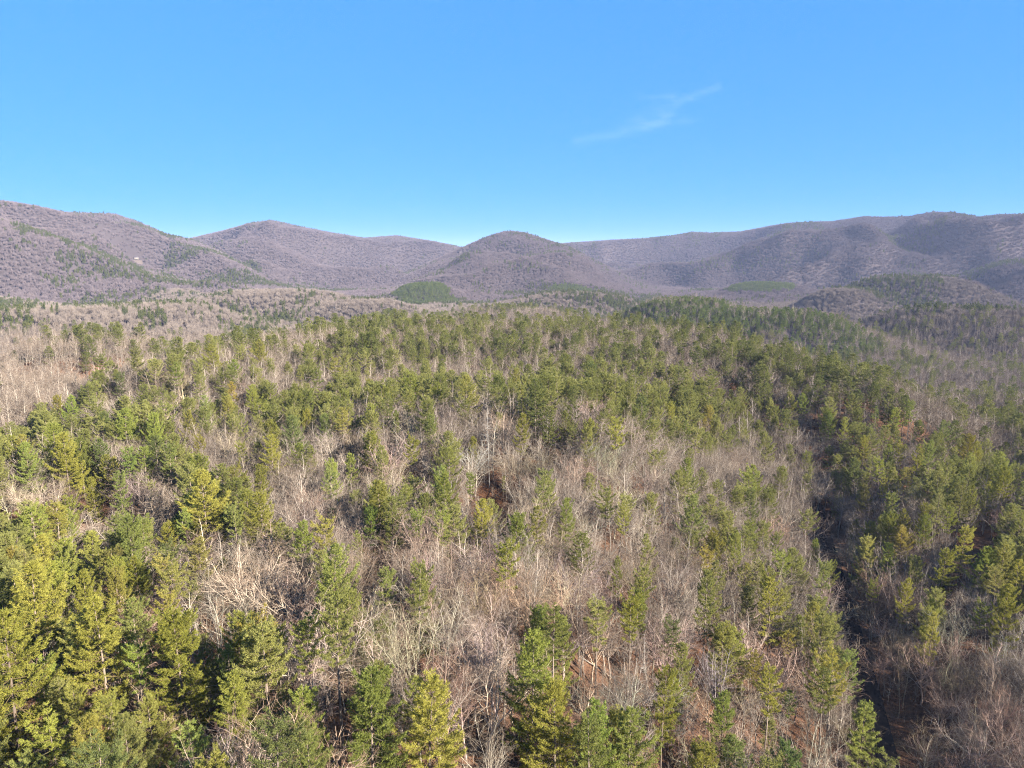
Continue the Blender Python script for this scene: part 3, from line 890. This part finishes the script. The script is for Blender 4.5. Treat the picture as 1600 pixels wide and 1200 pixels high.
# ---- which trees show largest: paint their outlines front to back on a coarse picture
for t in trees:
    lst = PINES.get(t['kind']) or BARES.get(t['kind'])
    if lst is None:
        t['var'] = 0; t['vh'] = 30.0; t['vw'] = 3.0
    else:
        t['var'] = int(rng.integers(len(lst))); t['vh'] = lst[t['var']][2]; t['vw'] = lst[t['var']][3]
    t['d'] = math.hypot(t['x'], t['y'])
    t['rot'] = float(rng.uniform(0, 2 * math.pi))
trees.sort(key=lambda t: t['d'])
cov = np.zeros((300, 400), np.float32)
for t in trees:
    s = t['h'] / t['vh']; r = t['vw'] * s * t['wf']
    u, v1, dep = project(t['x'], t['y'], t['z'] + t['h']); _, v0, _ = project(t['x'], t['y'], t['z'] + t['h'] * 0.25)
    hw = FPX * r / float(dep)
    u, v1, v0 = float(u) / 4, float(v1) / 4, float(v0) / 4
    t['u'], t['v'], t['vb'] = u * 4, v1 * 4, v0 * 4
    x0, x1 = int(u - hw / 4), int(u + hw / 4) + 1; y0, y1 = int(v1), int(v0) + 1
    x0, x1, y0, y1 = max(0, x0), min(400, x1), max(0, y0), min(300, y1)
    if x0 >= x1 or y0 >= y1:
        t['area'] = 0; continue
    is_p = t['kind'] in PINES
    win = cov[y0:y1, x0:x1]
    t['area'] = float((1 - win).sum()) * (1.0 if is_p else 0.6)
    win += (1 - win) * (0.72 if is_p else 0.42)
def pick(sel, n):
    c = [t for t in trees if sel(t)]
    c.sort(key=lambda t: (-(t['hero']), -t['area']))
    return [t for t in c[:n] if t['area'] > 2 or t['hero']]
ind_p = pick(lambda t: t['kind'] in PINES, 300)
ind_b = pick(lambda t: t['kind'] in BARES, 300)
ind_s = [t for t in trees if t['kind'] == 'snag']
chosen = set(id(t) for t in ind_p + ind_b + ind_s)

# ---- labels for the individual trees
LANDMARK = [(t['x'], t['y'], n) for t in trees if t['hero'] for k, n in {
    'very large full-crowned': 'the very large yellow-green pine', 'ghostly pale': 'the dark hollow', 'white dead tree with': 'the white dead tree',
    'small tufted pine': 'the red leaf clearing', 'lone tiered pine': 'the lone tiered pine', 'big white fan': 'the white fan tree at bottom centre',
    'tall dark-topped pine': 'the tall dark-topped pine', 'pale yellow feathery': 'the pale yellow trackside pine', 'twin-spired pine above': 'the twin-spired pine',
    'tall lit pine': 'the blue-shadowed hollow', 'second of three umbrella': 'the three umbrella crowns', 'large drooping pine': 'the large drooping pine',
    'wide full pine behind': 'the orange leaf patch', 'tall pale-stemmed': 'the orange slope', 'bushy bright pine closing': 'the near end of the track',
    'brown-twigged': 'the lower right shade', 'pale fan-shaped': 'the pale fan-shaped bare tree', 'bare-trunk pine with white': 'the pine with white dead limbs',
    'huge layered pine': 'the huge layered pine at the left edge', 'deep green full pine': 'the deep green pine at the bottom edge',
    'tall dark pine behind': 'the tall dark pine', 'star-topped': 'the star-topped pine', 'dense bright green leaning': 'the leaning bright evergreen',
    'many-stemmed': 'the many-stemmed white bare tree', 'round-topped pine next': 'the round-topped pine'}.items() if t['label'].startswith(k) or k in t['label']]
TINTS = [('golden', (1.15, 1.06, 0.78)), ('yellow-green', (1.1, 1.1, 0.85)), ('olive', (0.92, 0.95, 0.9)), ('bright green', (0.90, 0.98, 0.78)), ('dark green', (0.64, 0.71, 0.72))]
BT = [('pale', (1.3, 1.22, 1.15)), ('grey', (1.0, 0.98, 0.98)), ('brownish', (0.95, 0.84, 0.74)), ('tan', (1.1, 1.0, 0.88)), ('dark', (0.62, 0.58, 0.56))]
def side_words(t, lx, ly):
    lu, lv, ld = project(lx, ly, float(H(lx, ly)) + 15); u, v, dd = project(t['x'], t['y'], t['z'] + 15)
    du, dv = float(u - lu), float(v - lv); m = max(abs(du), abs(dv) * 1.3)
    far_ = 'just ' if m < 45 else '' if m < 110 else 'well '
    if abs(du) > 2.2 * abs(dv): return far_ + ('right of ' if du > 0 else 'left of ')
    if abs(dv) > 2.2 * abs(du): return far_ + ('below ' if dv > 0 else 'above ')
    return far_ + ('below and ' if dv > 0 else 'above and ') + ('right of ' if du > 0 else 'left of ')
used = set(t['label'] for t in trees if t['label'])
for t in ind_p + ind_b:
    isp = t['kind'] in PINES
    pal = TINTS if isp else BT
    if t['tint'] is None:
        wts = [0.15, 0.40, 0.27, 0.06, 0.12] if isp else [0.3, 0.28, 0.16, 0.16, 0.1]
        cname, tint = pal[int(rng.choice(5, p=wts))]
        t['tint'] = tuple(c * float(rng.uniform(0.9, 1.1)) for c in tint)
    if t['label']: continue
    hgt = 'very tall ' if t['h'] > (24 if isp else 20) else 'tall ' if t['h'] > (21.5 if isp else 18) else 'short ' if t['h'] < (17 if isp else 14) else ''
    form = {'full': 'full-crowned pine', 'mid': 'half-crowned pine', 'top': 'bare-trunk pine', 'dense': 'dense conical evergreen',
            'fan': 'fan-limbed bare tree', 'slim': 'straight-stemmed bare tree', 'round': 'round-crowned bare tree'}[t['kind']]
    lm = sorted(LANDMARK, key=lambda q: math.hypot(q[0] - t['x'], q[1] - t['y']))
    lab = None
    for q in lm[:5]:
        s = f"{hgt}{cname} {form} {side_words(t, q[0], q[1])}{q[2]}"
        if s not in used and len(s.split()) <= 16: lab = s; break
    if lab is None:
        for a in range(3):
            for b in range(a + 1, 5):
                s = f"{cname} {form} {side_words(t, lm[a][0], lm[a][1])}{lm[a][2]}, towards {lm[b][2]}"
                if len(s.split()) <= 16 and s not in used: lab = s; break
            if lab: break
    t['label'] = lab or f"{cname} {form} {side_words(t, lm[0][0], lm[0][1])}{lm[0][2]}"
    used.add(t['label'])

SNAG = snag(30)
def plant(t):
    k = t['kind']
    if k in PINES: tr, cr = PINES[k][t['var']][:2]; nm, cat, grp = 'pine_tree', 'pine tree', 'pines of the near forest'
    elif k in BARES: tr, cr = BARES[k][t['var']][:2]; nm, cat, grp = 'bare_tree', 'bare tree', 'leafless trees of the near forest'
    else: tr, cr = SNAG; nm, cat, grp = 'dead_tree', 'dead tree', None
    s = t['h'] / t['vh']
    o = link(nm, None); o.location = (t['x'], t['y'], t['z']); o.scale = (s * t['wf'], s * t['wf'], s); o.rotation_euler = (float(rng.normal() * 0.02), float(rng.normal() * 0.02), t['rot'])
    o.empty_display_size = 1
    tag(o, t['label'], cat, grp)
    a = link('trunk', tr, o); b = link('crown', cr, o)
    tint = t['tint']
    if k in PINES:
        b.color = (*tint, 1); a.color = (1, 1, 1, 1)
    else:
        a.color = b.color = (*tint, 1)
    return o
for t in ind_p + ind_b + ind_s:
    plant(t)

# fallen trunks on the forest floor
M_LOG_DARK = bark_material('dark_log_bark', (0.03, 0.025, 0.022), (0.09, 0.07, 0.06))
M_LOG_PALE = bark_material('weathered_log', (0.20, 0.18, 0.155), (0.40, 0.36, 0.31))
def log(u, v, length, r, turn, lift, mat, label):
    x, y, z = march(u, v, 0.3)
    g = Geo(); k = np.linspace(0, 1, 9)
    ex, ey = math.cos(turn) * length, math.sin(turn) * length
    px, py = x + ex * k, y + ey * k
    pz = H(px, py) + r * 0.7 + lift * k
    P = np.stack([px - x, py - y, pz - z], 1)
    rad_ = r * (1 - 0.6 * k)
    g.segs(P[:-1], P[1:], rad_[:-1], rad_[1:], 7)
    b = []
    for i in range(9):
        q = P[rng.integers(3, 8)]; d = unit(np.array([math.cos(turn), math.sin(turn), 0.2]) + rng.normal(size=3) * 0.8); d[2] = abs(d[2])
        g.segs(q, q + d * rng.uniform(0.7, 2.4), r * 0.3, r * 0.06, 4)
    o = link('fallen_log', g.mesh('fallen_log', [mat])); o.location = (x, y, z)
    tag(o, label, 'fallen log', 'fallen trunks on the forest floor')
log(748, 800, 13, 0.24, R(40), 5.5, M_LOG_DARK, 'dark leaning trunk across the red leaf clearing')
log(800, 770, 9, 0.15, R(20), 0.5, M_LOG_DARK, 'thin dark log lying at the right side of the red leaf clearing')
log(590, 1000, 11, 0.17, R(150), 0.3, M_LOG_PALE, 'grey log lying on the orange slope left of the bare-trunk pine')
log(905, 1025, 10, 0.14, R(-25), 1.2, M_LOG_PALE, 'pale broken limb below the flat-topped pines')
log(285, 1150, 9, 0.18, R(15), 0.2, M_LOG_DARK, 'dark log in the orange leaf patch at lower left')
log(628, 1165, 8, 0.14, R(80), 0.2, M_LOG_DARK, 'dark log at the bottom edge left of the white fan tree')
log(700, 1010, 9, 0.13, R(10), 0.3, M_LOG_PALE, 'pale log above the white fan tree at bottom centre')

# ------------------------------------------------------------------ the masses: points that carry instanced trees
def proto(mesh):
    return bpy.data.objects.new(mesh.name, mesh)      # never linked: only a source of geometry

def scatter(name, label, cat, variants, x, y, z, scl, wf=None, normal=None):
    n = len(x)
    me = bpy.data.meshes.new(name)
    me.vertices.add(n); me.vertices.foreach_set('co', np.stack([x, y, z], 1).astype(np.float32).ravel())
    def attr(nm, typ, data):
        at = me.attributes.new(nm, typ, 'POINT'); at.data.foreach_set('value' if typ != 'FLOAT_VECTOR' else 'vector', data.ravel())
    wf = np.ones(n) if wf is None else wf
    attr('size', 'FLOAT_VECTOR', np.stack([scl * wf, scl * wf, scl], 1).astype(np.float32))
    attr('turn', 'FLOAT_VECTOR', np.stack([rng.normal(size=n) * 0.03, rng.normal(size=n) * 0.03, rng.uniform(0, 6.283, n)], 1).astype(np.float32))
    attr('kind_index', 'INT', rng.integers(0, len(variants), n).astype(np.int32))
    me.update()
    o = link(name, me); tag(o, label, cat, kind='stuff')
    ng = bpy.data.node_groups.new(name, 'GeometryNodeTree')
    ng.interface.new_socket('Geometry', in_out='INPUT', socket_type='NodeSocketGeometry')
    ng.interface.new_socket('Geometry', in_out='OUTPUT', socket_type='NodeSocketGeometry')
    N, L = ng.nodes, ng.links
    gi = N.new('NodeGroupInput'); go = N.new('NodeGroupOutput')
    ip = N.new('GeometryNodeInstanceOnPoints'); ip.inputs['Pick Instance'].default_value = True
    js = N.new('GeometryNodeJoinGeometry')
    for parts in variants:
        j2 = N.new('GeometryNodeJoinGeometry')
        for p in parts:
            oi = N.new('GeometryNodeObjectInfo'); oi.inputs['Object'].default_value = proto(p); oi.inputs['As Instance'].default_value = False
            L.new(oi.outputs['Geometry'], j2.inputs[0])
        g2 = N.new('GeometryNodeGeometryToInstance'); L.new(j2.outputs[0], g2.inputs[0]); L.new(g2.outputs[0], js.inputs[0])
    L.new(js.outputs[0], ip.inputs['Instance'])
    mp = N.new('GeometryNodeMeshToPoints'); L.new(gi.outputs[0], mp.inputs[0]); L.new(mp.outputs[0], ip.inputs['Points'])
    def named(nm, typ):
        q = N.new('GeometryNodeInputNamedAttribute'); q.data_type = typ; q.inputs['Name'].default_value = nm; return q.outputs['Attribute']
    L.new(named('kind_index', 'INT'), ip.inputs['Instance Index'])
    e2r = N.new('FunctionNodeEulerToRotation'); L.new(named('turn', 'FLOAT_VECTOR'), e2r.inputs[0]); L.new(e2r.outputs[0], ip.inputs['Rotation'])
    L.new(named('size', 'FLOAT_VECTOR'), ip.inputs['Scale'])
    L.new(ip.outputs[0], go.inputs[0])
    md = o.modifiers.new('trees', 'NODES'); md.node_group = ng
    return o

rest = [t for t in trees if id(t) not in chosen and t['kind'] != 'snag']
rp = [t for t in rest if t['kind'] in PINES]; rb = [t for t in rest if t['kind'] in BARES]
def arr(ts, *keys): return [np.array([t[k] for t in ts], float) for k in keys]
pv = [(a, b) for k in PINES for (a, b, h, w) in PINES[k][:2]]
x, y, z, h = arr(rp, 'x', 'y', 'z', 'h')
scatter('pine_stand', 'crowded smaller pines filling in between the nearer pines', 'pine stand', pv, x, y, z, h / 25.0)
bv = [(a, b) for k in BARES for (a, b, h, w) in BARES[k]]
x, y, z, h = arr(rb, 'x', 'y', 'z', 'h')
scatter('bare_woods', 'dense grey-brown leafless woods between the nearer trees', 'bare woods', bv, x, y, z, h / 19.5)

# saplings and brush under the near trees
x, y, z, u, v = field(3.8, 45, 330, (-100, 1700))
k = (np.abs(x - road_x(y) + 1.5) > np.where((y > 124) & (y < 305), np.where(x > road_x(y), 4.2, 5.2), 2.0)) & (rng.random(len(x)) < 0.55 * (1 - 0.7 * gap(u, v)))
x, y, z = x[k], y[k], z[k]
sv = [(a, b) for kk in ('slim', 'round') for (a, b, h, w) in BARES[kk]]
scatter('undergrowth', 'thin leafless saplings and brush on the leaf-covered forest floor', 'undergrowth', sv, x, y, z, rng.uniform(0.14, 0.42, len(x)))

# leaves, sticks and small brush lying on the ground
M_LEAVES = bark_material('fallen_leaf_colours', (0.055, 0.030, 0.020), (0.25, 0.135, 0.075), 3.0)
M_STICK = bark_material('stick_grey', (0.07, 0.058, 0.048), (0.24, 0.20, 0.17), 1.0)
def litter_patch():
    g = Geo(); m = 90
    a = rng.uniform(0, 6.28, m); q = 1.9 * np.sqrt(rng.random(m))
    p = np.stack([np.cos(a) * q, np.sin(a) * q, rng.uniform(0.0, 0.16, m)], 1)
    d = unit(rng.normal(size=(m, 3)) * np.array([1, 1, 0.35]))
    g.blades(p, d, rng.uniform(0.12, 0.34, m), 0.16, 0)
    m = 12; a = rng.uniform(0, 6.28, m); q = 1.9 * np.sqrt(rng.random(m))
    p = np.stack([np.cos(a) * q, np.sin(a) * q, 0 * a + 0.05], 1)
    d = unit(rng.normal(size=(m, 3)) * np.array([1, 1, 0.5])); d[:, 2] = np.abs(d[:, 2])
    g.segs(p, p + d * rng.uniform(0.3, 1.6, m)[:, None], 0.022, 0.008, 3, 1)
    return g.mesh('litter_patch', [M_LEAVES, M_STICK])
LITTER = [litter_patch() for _ in range(5)]
x, y, z, u, v = field(2.6, 55, 270, (-60, 1660))
k = (np.abs(x - road_x(y)) > 2.6) & (rng.random(len(x)) < 0.9)
scatter('leaf_litter', 'rust-brown fallen leaves and sticks scattered over the forest floor', 'leaf litter', [(m,) for m in LITTER], x[k], y[k], z[k] + 0.02, rng.uniform(0.7, 1.3, int(k.sum())))

# mid distance
x, y, z, u, v = field(4.9, NEAR_MAX, MID_MAX)
k = visible(x, y, z + 24)
k &= y > 0
x, y, z, u, v = x[k], y[k], z[k], u[k], v[k]
def bump_mask(x, y, pts):
    s = np.zeros(len(x)); rag = 1 + 0.7 * fbm(x / 70, y / 70, 123, 3)
    for (uu, vv, d, w, l) in pts:
        dx, dy, dz = ray(uu, vv); q = d / math.hypot(dx, dy); bx, by = dx * q, dy * q; r = math.hypot(bx, by)
        a = ((x - bx) * by - (y - by) * bx) / r; b = ((x - bx) * bx + (y - by) * by) / r
        s = np.maximum(s, ((a / w) ** 2 + (b / l) ** 2 < rag) * 1.0)
    return s
GREEN = [(1075, 458, 1180, 105, 120), (1180, 472, 1120, 105, 90), (1285, 484, 1070, 80, 60), (662, 443, 2180, 95, 170), (1185, 440, 2540, 115, 110), (900, 448, 2400, 90, 45)]
DARKP = [(700, 400, 3000, 80, 60), (130, 410, 2560, 170, 110), (210, 425, 2380, 200, 70), (330, 420, 3100, 190, 170), (420, 430, 2700, 180, 90), (1380, 440, 2000, 130, 120), (1480, 430, 2950, 150, 120),
         (1560, 430, 3000, 180, 150), (1250, 400, 4300, 130, 240), (1190, 420, 3900, 120, 140), (1420, 400, 3500, 140, 180), (1500, 470, 1330, 200, 40), (560, 470, 1600, 60, 50),
         (240, 365, 3560, 150, 90), (100, 480, 1750, 220, 110), (300, 470, 1900, 260, 90), (500, 455, 2300, 200, 60)]
p = pine_share(u, v); cl = fbm(x / 60, y / 60, 78, 2)
p = np.clip(p + 0.6 * cl * (4 * p * (1 - p)), 0, 1)
p = p * 0.21 + 0.20 * p ** 3
isp = rng.random(len(x)) < p
inplant = (bump_mask(x, y, GREEN) > 0) & ((rng.random(len(x)) < 0.80) | isp)
x, y, z, isp = x[~inplant], y[~inplant], z[~inplant], isp[~inplant]
mv = [(a, b) for (a, b, h, w) in PINES_MID['mid']]
size = np.clip(rng.normal(0.79, 0.14, len(x)), 0.45, 1.1)
scatter('distant_pine_stand', 'olive green pines covering the long ridge beyond the near forest', 'pine stand', mv, x[isp], y[isp], z[isp], size[isp])
bm = [(a, b) for (a, b, h, w) in BARES_MID['mid']]
scatter('distant_bare_woods', 'grey-brown leafless woods on the ridge and in the left valley', 'bare woods', bm, x[~isp], y[~isp], z[~isp], np.clip(rng.normal(0.86, 0.13, (~isp).sum()), 0.5, 1.15))

# planted young pines: closely set, even, brighter green blocks on the foothills
x, y, z, u, v = field(5.6, 900, 2900, (-100, 1700))
k = (bump_mask(x, y, GREEN) > 0) & (vnoise(x / 40, y / 40, 55) > 0.05) & (rng.random(len(x)) < 0.74)
k &= visible(x, y, z + 16, 0.003)
x, y, z = x[k], y[k], z[k]
scatter('planted_pines', 'even block of planted young green pines on the foothills behind the ridge', 'pine plantation', PLANTED, x, y, z, rng.uniform(0.6, 1.3, len(x)))

# the house on the left mountainside
HX, HY, HZ = march(213, 407, 3)
def house_clear(x, y):
    r = math.hypot(HX, HY); a = ((x - HX) * HY - (y - HY) * HX) / r; b = ((x - HX) * HX + (y - HY) * HY) / r
    return (np.abs(a - 2) < 24) & (b < 16) & (b > -42)

# far hills and mountains
def far_field(cell, d0, d1):
    x, y, z, u, v = field(cell, d0, d1, (-150, 1750))
    k = visible(x, y, z + 22, 0.0075)
    return x[k], y[k], z[k], u[k], v[k]
fx, fy, fz, fu, fv, fs = [], [], [], [], [], []
for cell, d0, d1, s in ((9.5, MID_MAX, FAR1_MAX, 0.55), (11, FAR1_MAX, 6300, 0.68)):
    x, y, z, u, v = far_field(cell, d0, d1)
    fx.append(x); fy.append(y); fz.append(z); fu.append(u); fv.append(v); fs.append(np.full(len(x), s))
x, y, z, u, v, s = map(np.concatenate, (fx, fy, fz, fu, fv, fs))
n1 = fbm(x / 260, y / 260, 90, 3); n2 = fbm(x / 60, y / 60, 91, 2)
low = smooth((3000 - np.hypot(x, y)) / 1300)
p = np.clip(0.02 + 0.07 * low + 1.0 * n1 + 0.55 * n2, 0, 0.85) * np.where(np.hypot(x, y) > 3000, 0.45, 1) 
GM = bump_mask(x, y, GREEN) > 0; p = np.maximum(p, 0.62 * bump_mask(x, y, DARKP))
isp = rng.random(len(x)) < p
x, y, z, u, v, s, isp = (q[~GM & ~house_clear(x, y)] for q in (x, y, z, u, v, s, isp))
sz = 0.85 * rng.uniform(0.8, 1.15, len(x))
scatter('far_pine_woods', 'dark evergreen patches on the far hills and mountain slopes', 'pine woods', [(m,) for m in FAR_P], x[isp], y[isp], z[isp], sz[isp], (s / 0.85)[isp])
near_hill = np.hypot(x, y) < 2150 + 200 * fbm(x / 300, y / 300, 66, 2)
q = ~isp & near_hill
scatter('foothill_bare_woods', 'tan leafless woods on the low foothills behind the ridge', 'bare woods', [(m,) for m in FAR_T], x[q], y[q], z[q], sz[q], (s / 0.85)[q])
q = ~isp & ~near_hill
scatter('far_bare_woods', 'leafless woods covering the far mountains, tinted with the purple of distant air', 'bare woods', [(m,) for m in FAR_B], x[q], y[q], z[q], sz[q], (s / 0.85)[q])
print('counts', len(trees), len(ind_p), len(ind_b), len(rp), len(rb), isp.sum(), (~isp).sum())

# ------------------------------------------------------------------ house on the mountainside
M_WALL = plain_material('tan_siding', (0.20, 0.155, 0.115), 0.8, 0.6, 0.1)
M_ROOF = plain_material('dark_shingles', (0.09, 0.08, 0.08), 0.8, 0.8, 0.2)
M_PANE = plain_material('window_glass', (0.03, 0.035, 0.045), 0.15, 0.5, 0.1)
M_TRIM = plain_material('white_trim', (0.34, 0.32, 0.29), 0.6, 0.6, 0.05)
M_SOIL = plain_material('bare_soil', (0.085, 0.066, 0.055), 0.95, 0.25, 0.25)
def box_geo(g, x0, x1, y0, y1, z0, z1, mat=0):
    v = [(x, y, z) for z in (z0, z1) for x, y in ((x0, y0), (x1, y0), (x1, y1), (x0, y1))]
    q = [(3, 2, 1, 0), (4, 5, 6, 7), (0, 1, 5, 4), (1, 2, 6, 5), (2, 3, 7, 6), (3, 0, 4, 7)]
    g.add(v, [t for a, b, c, d in q for t in ((a, b, c), (a, c, d))], mat)
house = link('house', None); house.location = (HX, HY, HZ); house.scale = (0.85, 0.85, 0.8); house.rotation_euler = (0, 0, math.atan2(-HX, HY) + 0.25)
tag(house, 'tan house with a dark roof alone in a clearing on the left mountainside', 'house')
g = Geo(); box_geo(g, -9, 9, -4.5, 4.5, -3, 5.2)
g.add([(-9, -4.5, 5.2), (-9, 4.5, 5.2), (-9, 0, 8.4), (9, -4.5, 5.2), (9, 4.5, 5.2), (9, 0, 8.4)], [(0, 2, 1), (3, 4, 5)])
link('wall', g.mesh('house_wall', [M_WALL]), house)
g = Geo()
for sy in (-1, 1):
    a_, b_, c_, d_ = (-9.8, sy * 5.4, 4.85), (9.8, sy * 5.4, 4.85), (9.8, 0, 8.75), (-9.8, 0, 8.75)
    lo = [(p[0], p[1], p[2] - 0.3) for p in (a_, b_, c_, d_)]
    g.add([a_, b_, c_, d_] + lo, [(0, 1, 2), (0, 2, 3), (4, 6, 5), (4, 7, 6), (0, 4, 5), (0, 5, 1), (0, 3, 7), (0, 7, 4), (1, 5, 6), (1, 6, 2)])
roof = link('roof', g.mesh('house_roof', [M_ROOF]), house)
g = Geo(); box_geo(g, 4.2, 5.4, 0.6, 1.8, 6.0, 10.2); link('chimney', g.mesh('house_chimney', [M_TRIM]), roof)
g = Geo(); box_geo(g, -0.85, 0.85, -4.56, -4.44, -0.7, 0.7); wm = g.mesh('window_frame', [M_TRIM])
g = Geo(); box_geo(g, -0.7, 0.7, -4.60, -4.54, -0.55, 0.55); pm = g.mesh('window_pane', [M_PANE])
for wx in (-6.8, -3.6, 3.6, 6.8):
    for wz in (1.4, 3.9):
        f = link('window', wm, house); f.location = (wx, 0, wz); link('pane', pm, f)
g = Geo(); box_geo(g, -0.6, 0.6, -4.58, -4.45, 0.0, 2.2); link('door', g.mesh('house_door', [M_ROOF]), house)
g = Geo(); box_geo(g, -9, 9, -7.4, -4.5, -0.25, 0.0)
for px_ in (-8.8, -3, 3, 8.8): box_geo(g, px_ - 0.12, px_ + 0.12, -7.35, -7.1, -6.5, -0.25)
link('deck', g.mesh('house_deck', [M_TRIM]), house)
g = Geo(); gx, gy = np.meshgrid(np.linspace(-13, 19, 16), np.linspace(-14, -4, 8), indexing='ij')
ca, sa = math.cos(house.rotation_euler[2]), math.sin(house.rotation_euler[2])
wx_, wy_ = HX + gx * ca - gy * sa, HY + gx * sa + gy * ca
i0 = (np.arange(15)[:, None] * 8 + np.arange(7)[None]).ravel()
g.add(np.stack([wx_, wy_, H(wx_, wy_) + 2.2], -1), np.concatenate([np.stack([i0, i0 + 8, i0 + 9], 1), np.stack([i0, i0 + 9, i0 + 1], 1)]))
tag(link('soil_clearing', g.mesh('soil_clearing', [M_SOIL])), kind='structure')

# ------------------------------------------------------------------ a thin wisp of cirrus, far off and high
ALT = 6000.0
gu, gv = np.meshgrid(np.linspace(880, 1150, 136), np.linspace(120, 245, 64), indexing='ij')
dx, dy, dz = ray(gu, gv); k = ALT / dz
def streak(pts, w):
    out = np.zeros_like(gu)
    for (a, b), (c, d) in zip(pts[:-1], pts[1:]):
        t = np.clip(((gu - a) * (c - a) + (gv - b) * (d - b)) / ((c - a) ** 2 + (d - b) ** 2), 0, 1)
        out = np.maximum(out, np.exp(-(((gu - a - t * (c - a)) ** 2 + (gv - b - t * (d - b)) ** 2) / w ** 2)))
    return out
den = 0.55 * streak([(900, 222), (940, 214), (985, 206), (1020, 195), (1045, 180), (1062, 158), (1090, 148), (1122, 138)], 7) + 0.45 * streak([(985, 198), (1030, 178), (1052, 165)], 14) \
    + 0.3 * streak([(1000, 154), (1050, 150)], 5) + 0.35 * streak([(1020, 192), (1080, 189)], 6)
den *= 0.35 + 0.9 * vnoise((gu + 2.2 * gv) / 26.0, (gv - 0.3 * gu) / 3.2, 5) * vnoise(gu / 30, gv / 14, 8) * 2
g = Geo(); n0, n1_ = gu.shape
i0 = (np.arange(n0 - 1)[:, None] * n1_ + np.arange(n1_ - 1)[None]).ravel()
g.add(np.stack([dx * k, dy * k, ZC + ALT + 60 * fbm(gu / 40, gv / 20, 4, 2)], -1), np.concatenate([np.stack([i0, i0 + n1_, i0 + n1_ + 1], 1), np.stack([i0, i0 + n1_ + 1, i0 + 1], 1)]))
m, n, l = new_mat('cirrus')
out = n.new('ShaderNodeOutputMaterial'); tr = n.new('ShaderNodeBsdfTransparent'); tl = n.new('ShaderNodeBsdfTranslucent'); tl.inputs[0].default_value = (0.85, 0.85, 0.85, 1)
at = n.new('ShaderNodeAttribute'); at.attribute_name = 'thickness'; mx = n.new('ShaderNodeMixShader')
ml = n.new('ShaderNodeMath'); ml.operation = 'MULTIPLY'; ml.inputs[1].default_value = 0.035
l.new(at.outputs['Fac'], ml.inputs[0]); l.new(ml.outputs[0], mx.inputs[0]); l.new(tr.outputs[0], mx.inputs[1]); l.new(tl.outputs[0], mx.inputs[2]); l.new(mx.outputs[0], out.inputs[0])
me = g.mesh('cloud', [m]); av = me.attributes.new('thickness', 'FLOAT', 'POINT'); av.data.foreach_set('value', np.clip(den, 0, 1).astype(np.float32).ravel())
tag(link('cloud', me), 'thin white wisp of cirrus cloud in the clear blue sky', 'cloud', kind='stuff')

# ------------------------------------------------------------------ the air
if HAZE_DENSITY > 0:
    m, n, l = new_mat('air')
    out = n.new('ShaderNodeOutputMaterial'); pv_ = n.new('ShaderNodeVolumePrincipled')
    pv_.inputs['Color'].default_value = (0.60, 0.68, 1.0, 1); pv_.inputs['Density'].default_value = HAZE_DENSITY
    pv_.inputs['Anisotropy'].default_value = 0.0
    l.new(pv_.outputs[0], out.inputs['Volume'])
    zmin = float(Z.min()) - 1.0; zmax = max(ZC, float(Z.max()) + 40) + 5
    S = 14200
    V = [(sx * S, sy * S, zz) for zz in (zmin, zmax) for sx, sy in ((-1, -1), (1, -1), (1, 1), (-1, 1))]
    me = bpy.data.meshes.new('haze')
    me.from_pydata(V, [], [(3, 2, 1, 0), (4, 5, 6, 7), (0, 1, 5, 4), (1, 2, 6, 5), (2, 3, 7, 6), (3, 0, 4, 7)])
    me.materials.append(m); me.update()
    tag(link('haze', me), kind='stuff')
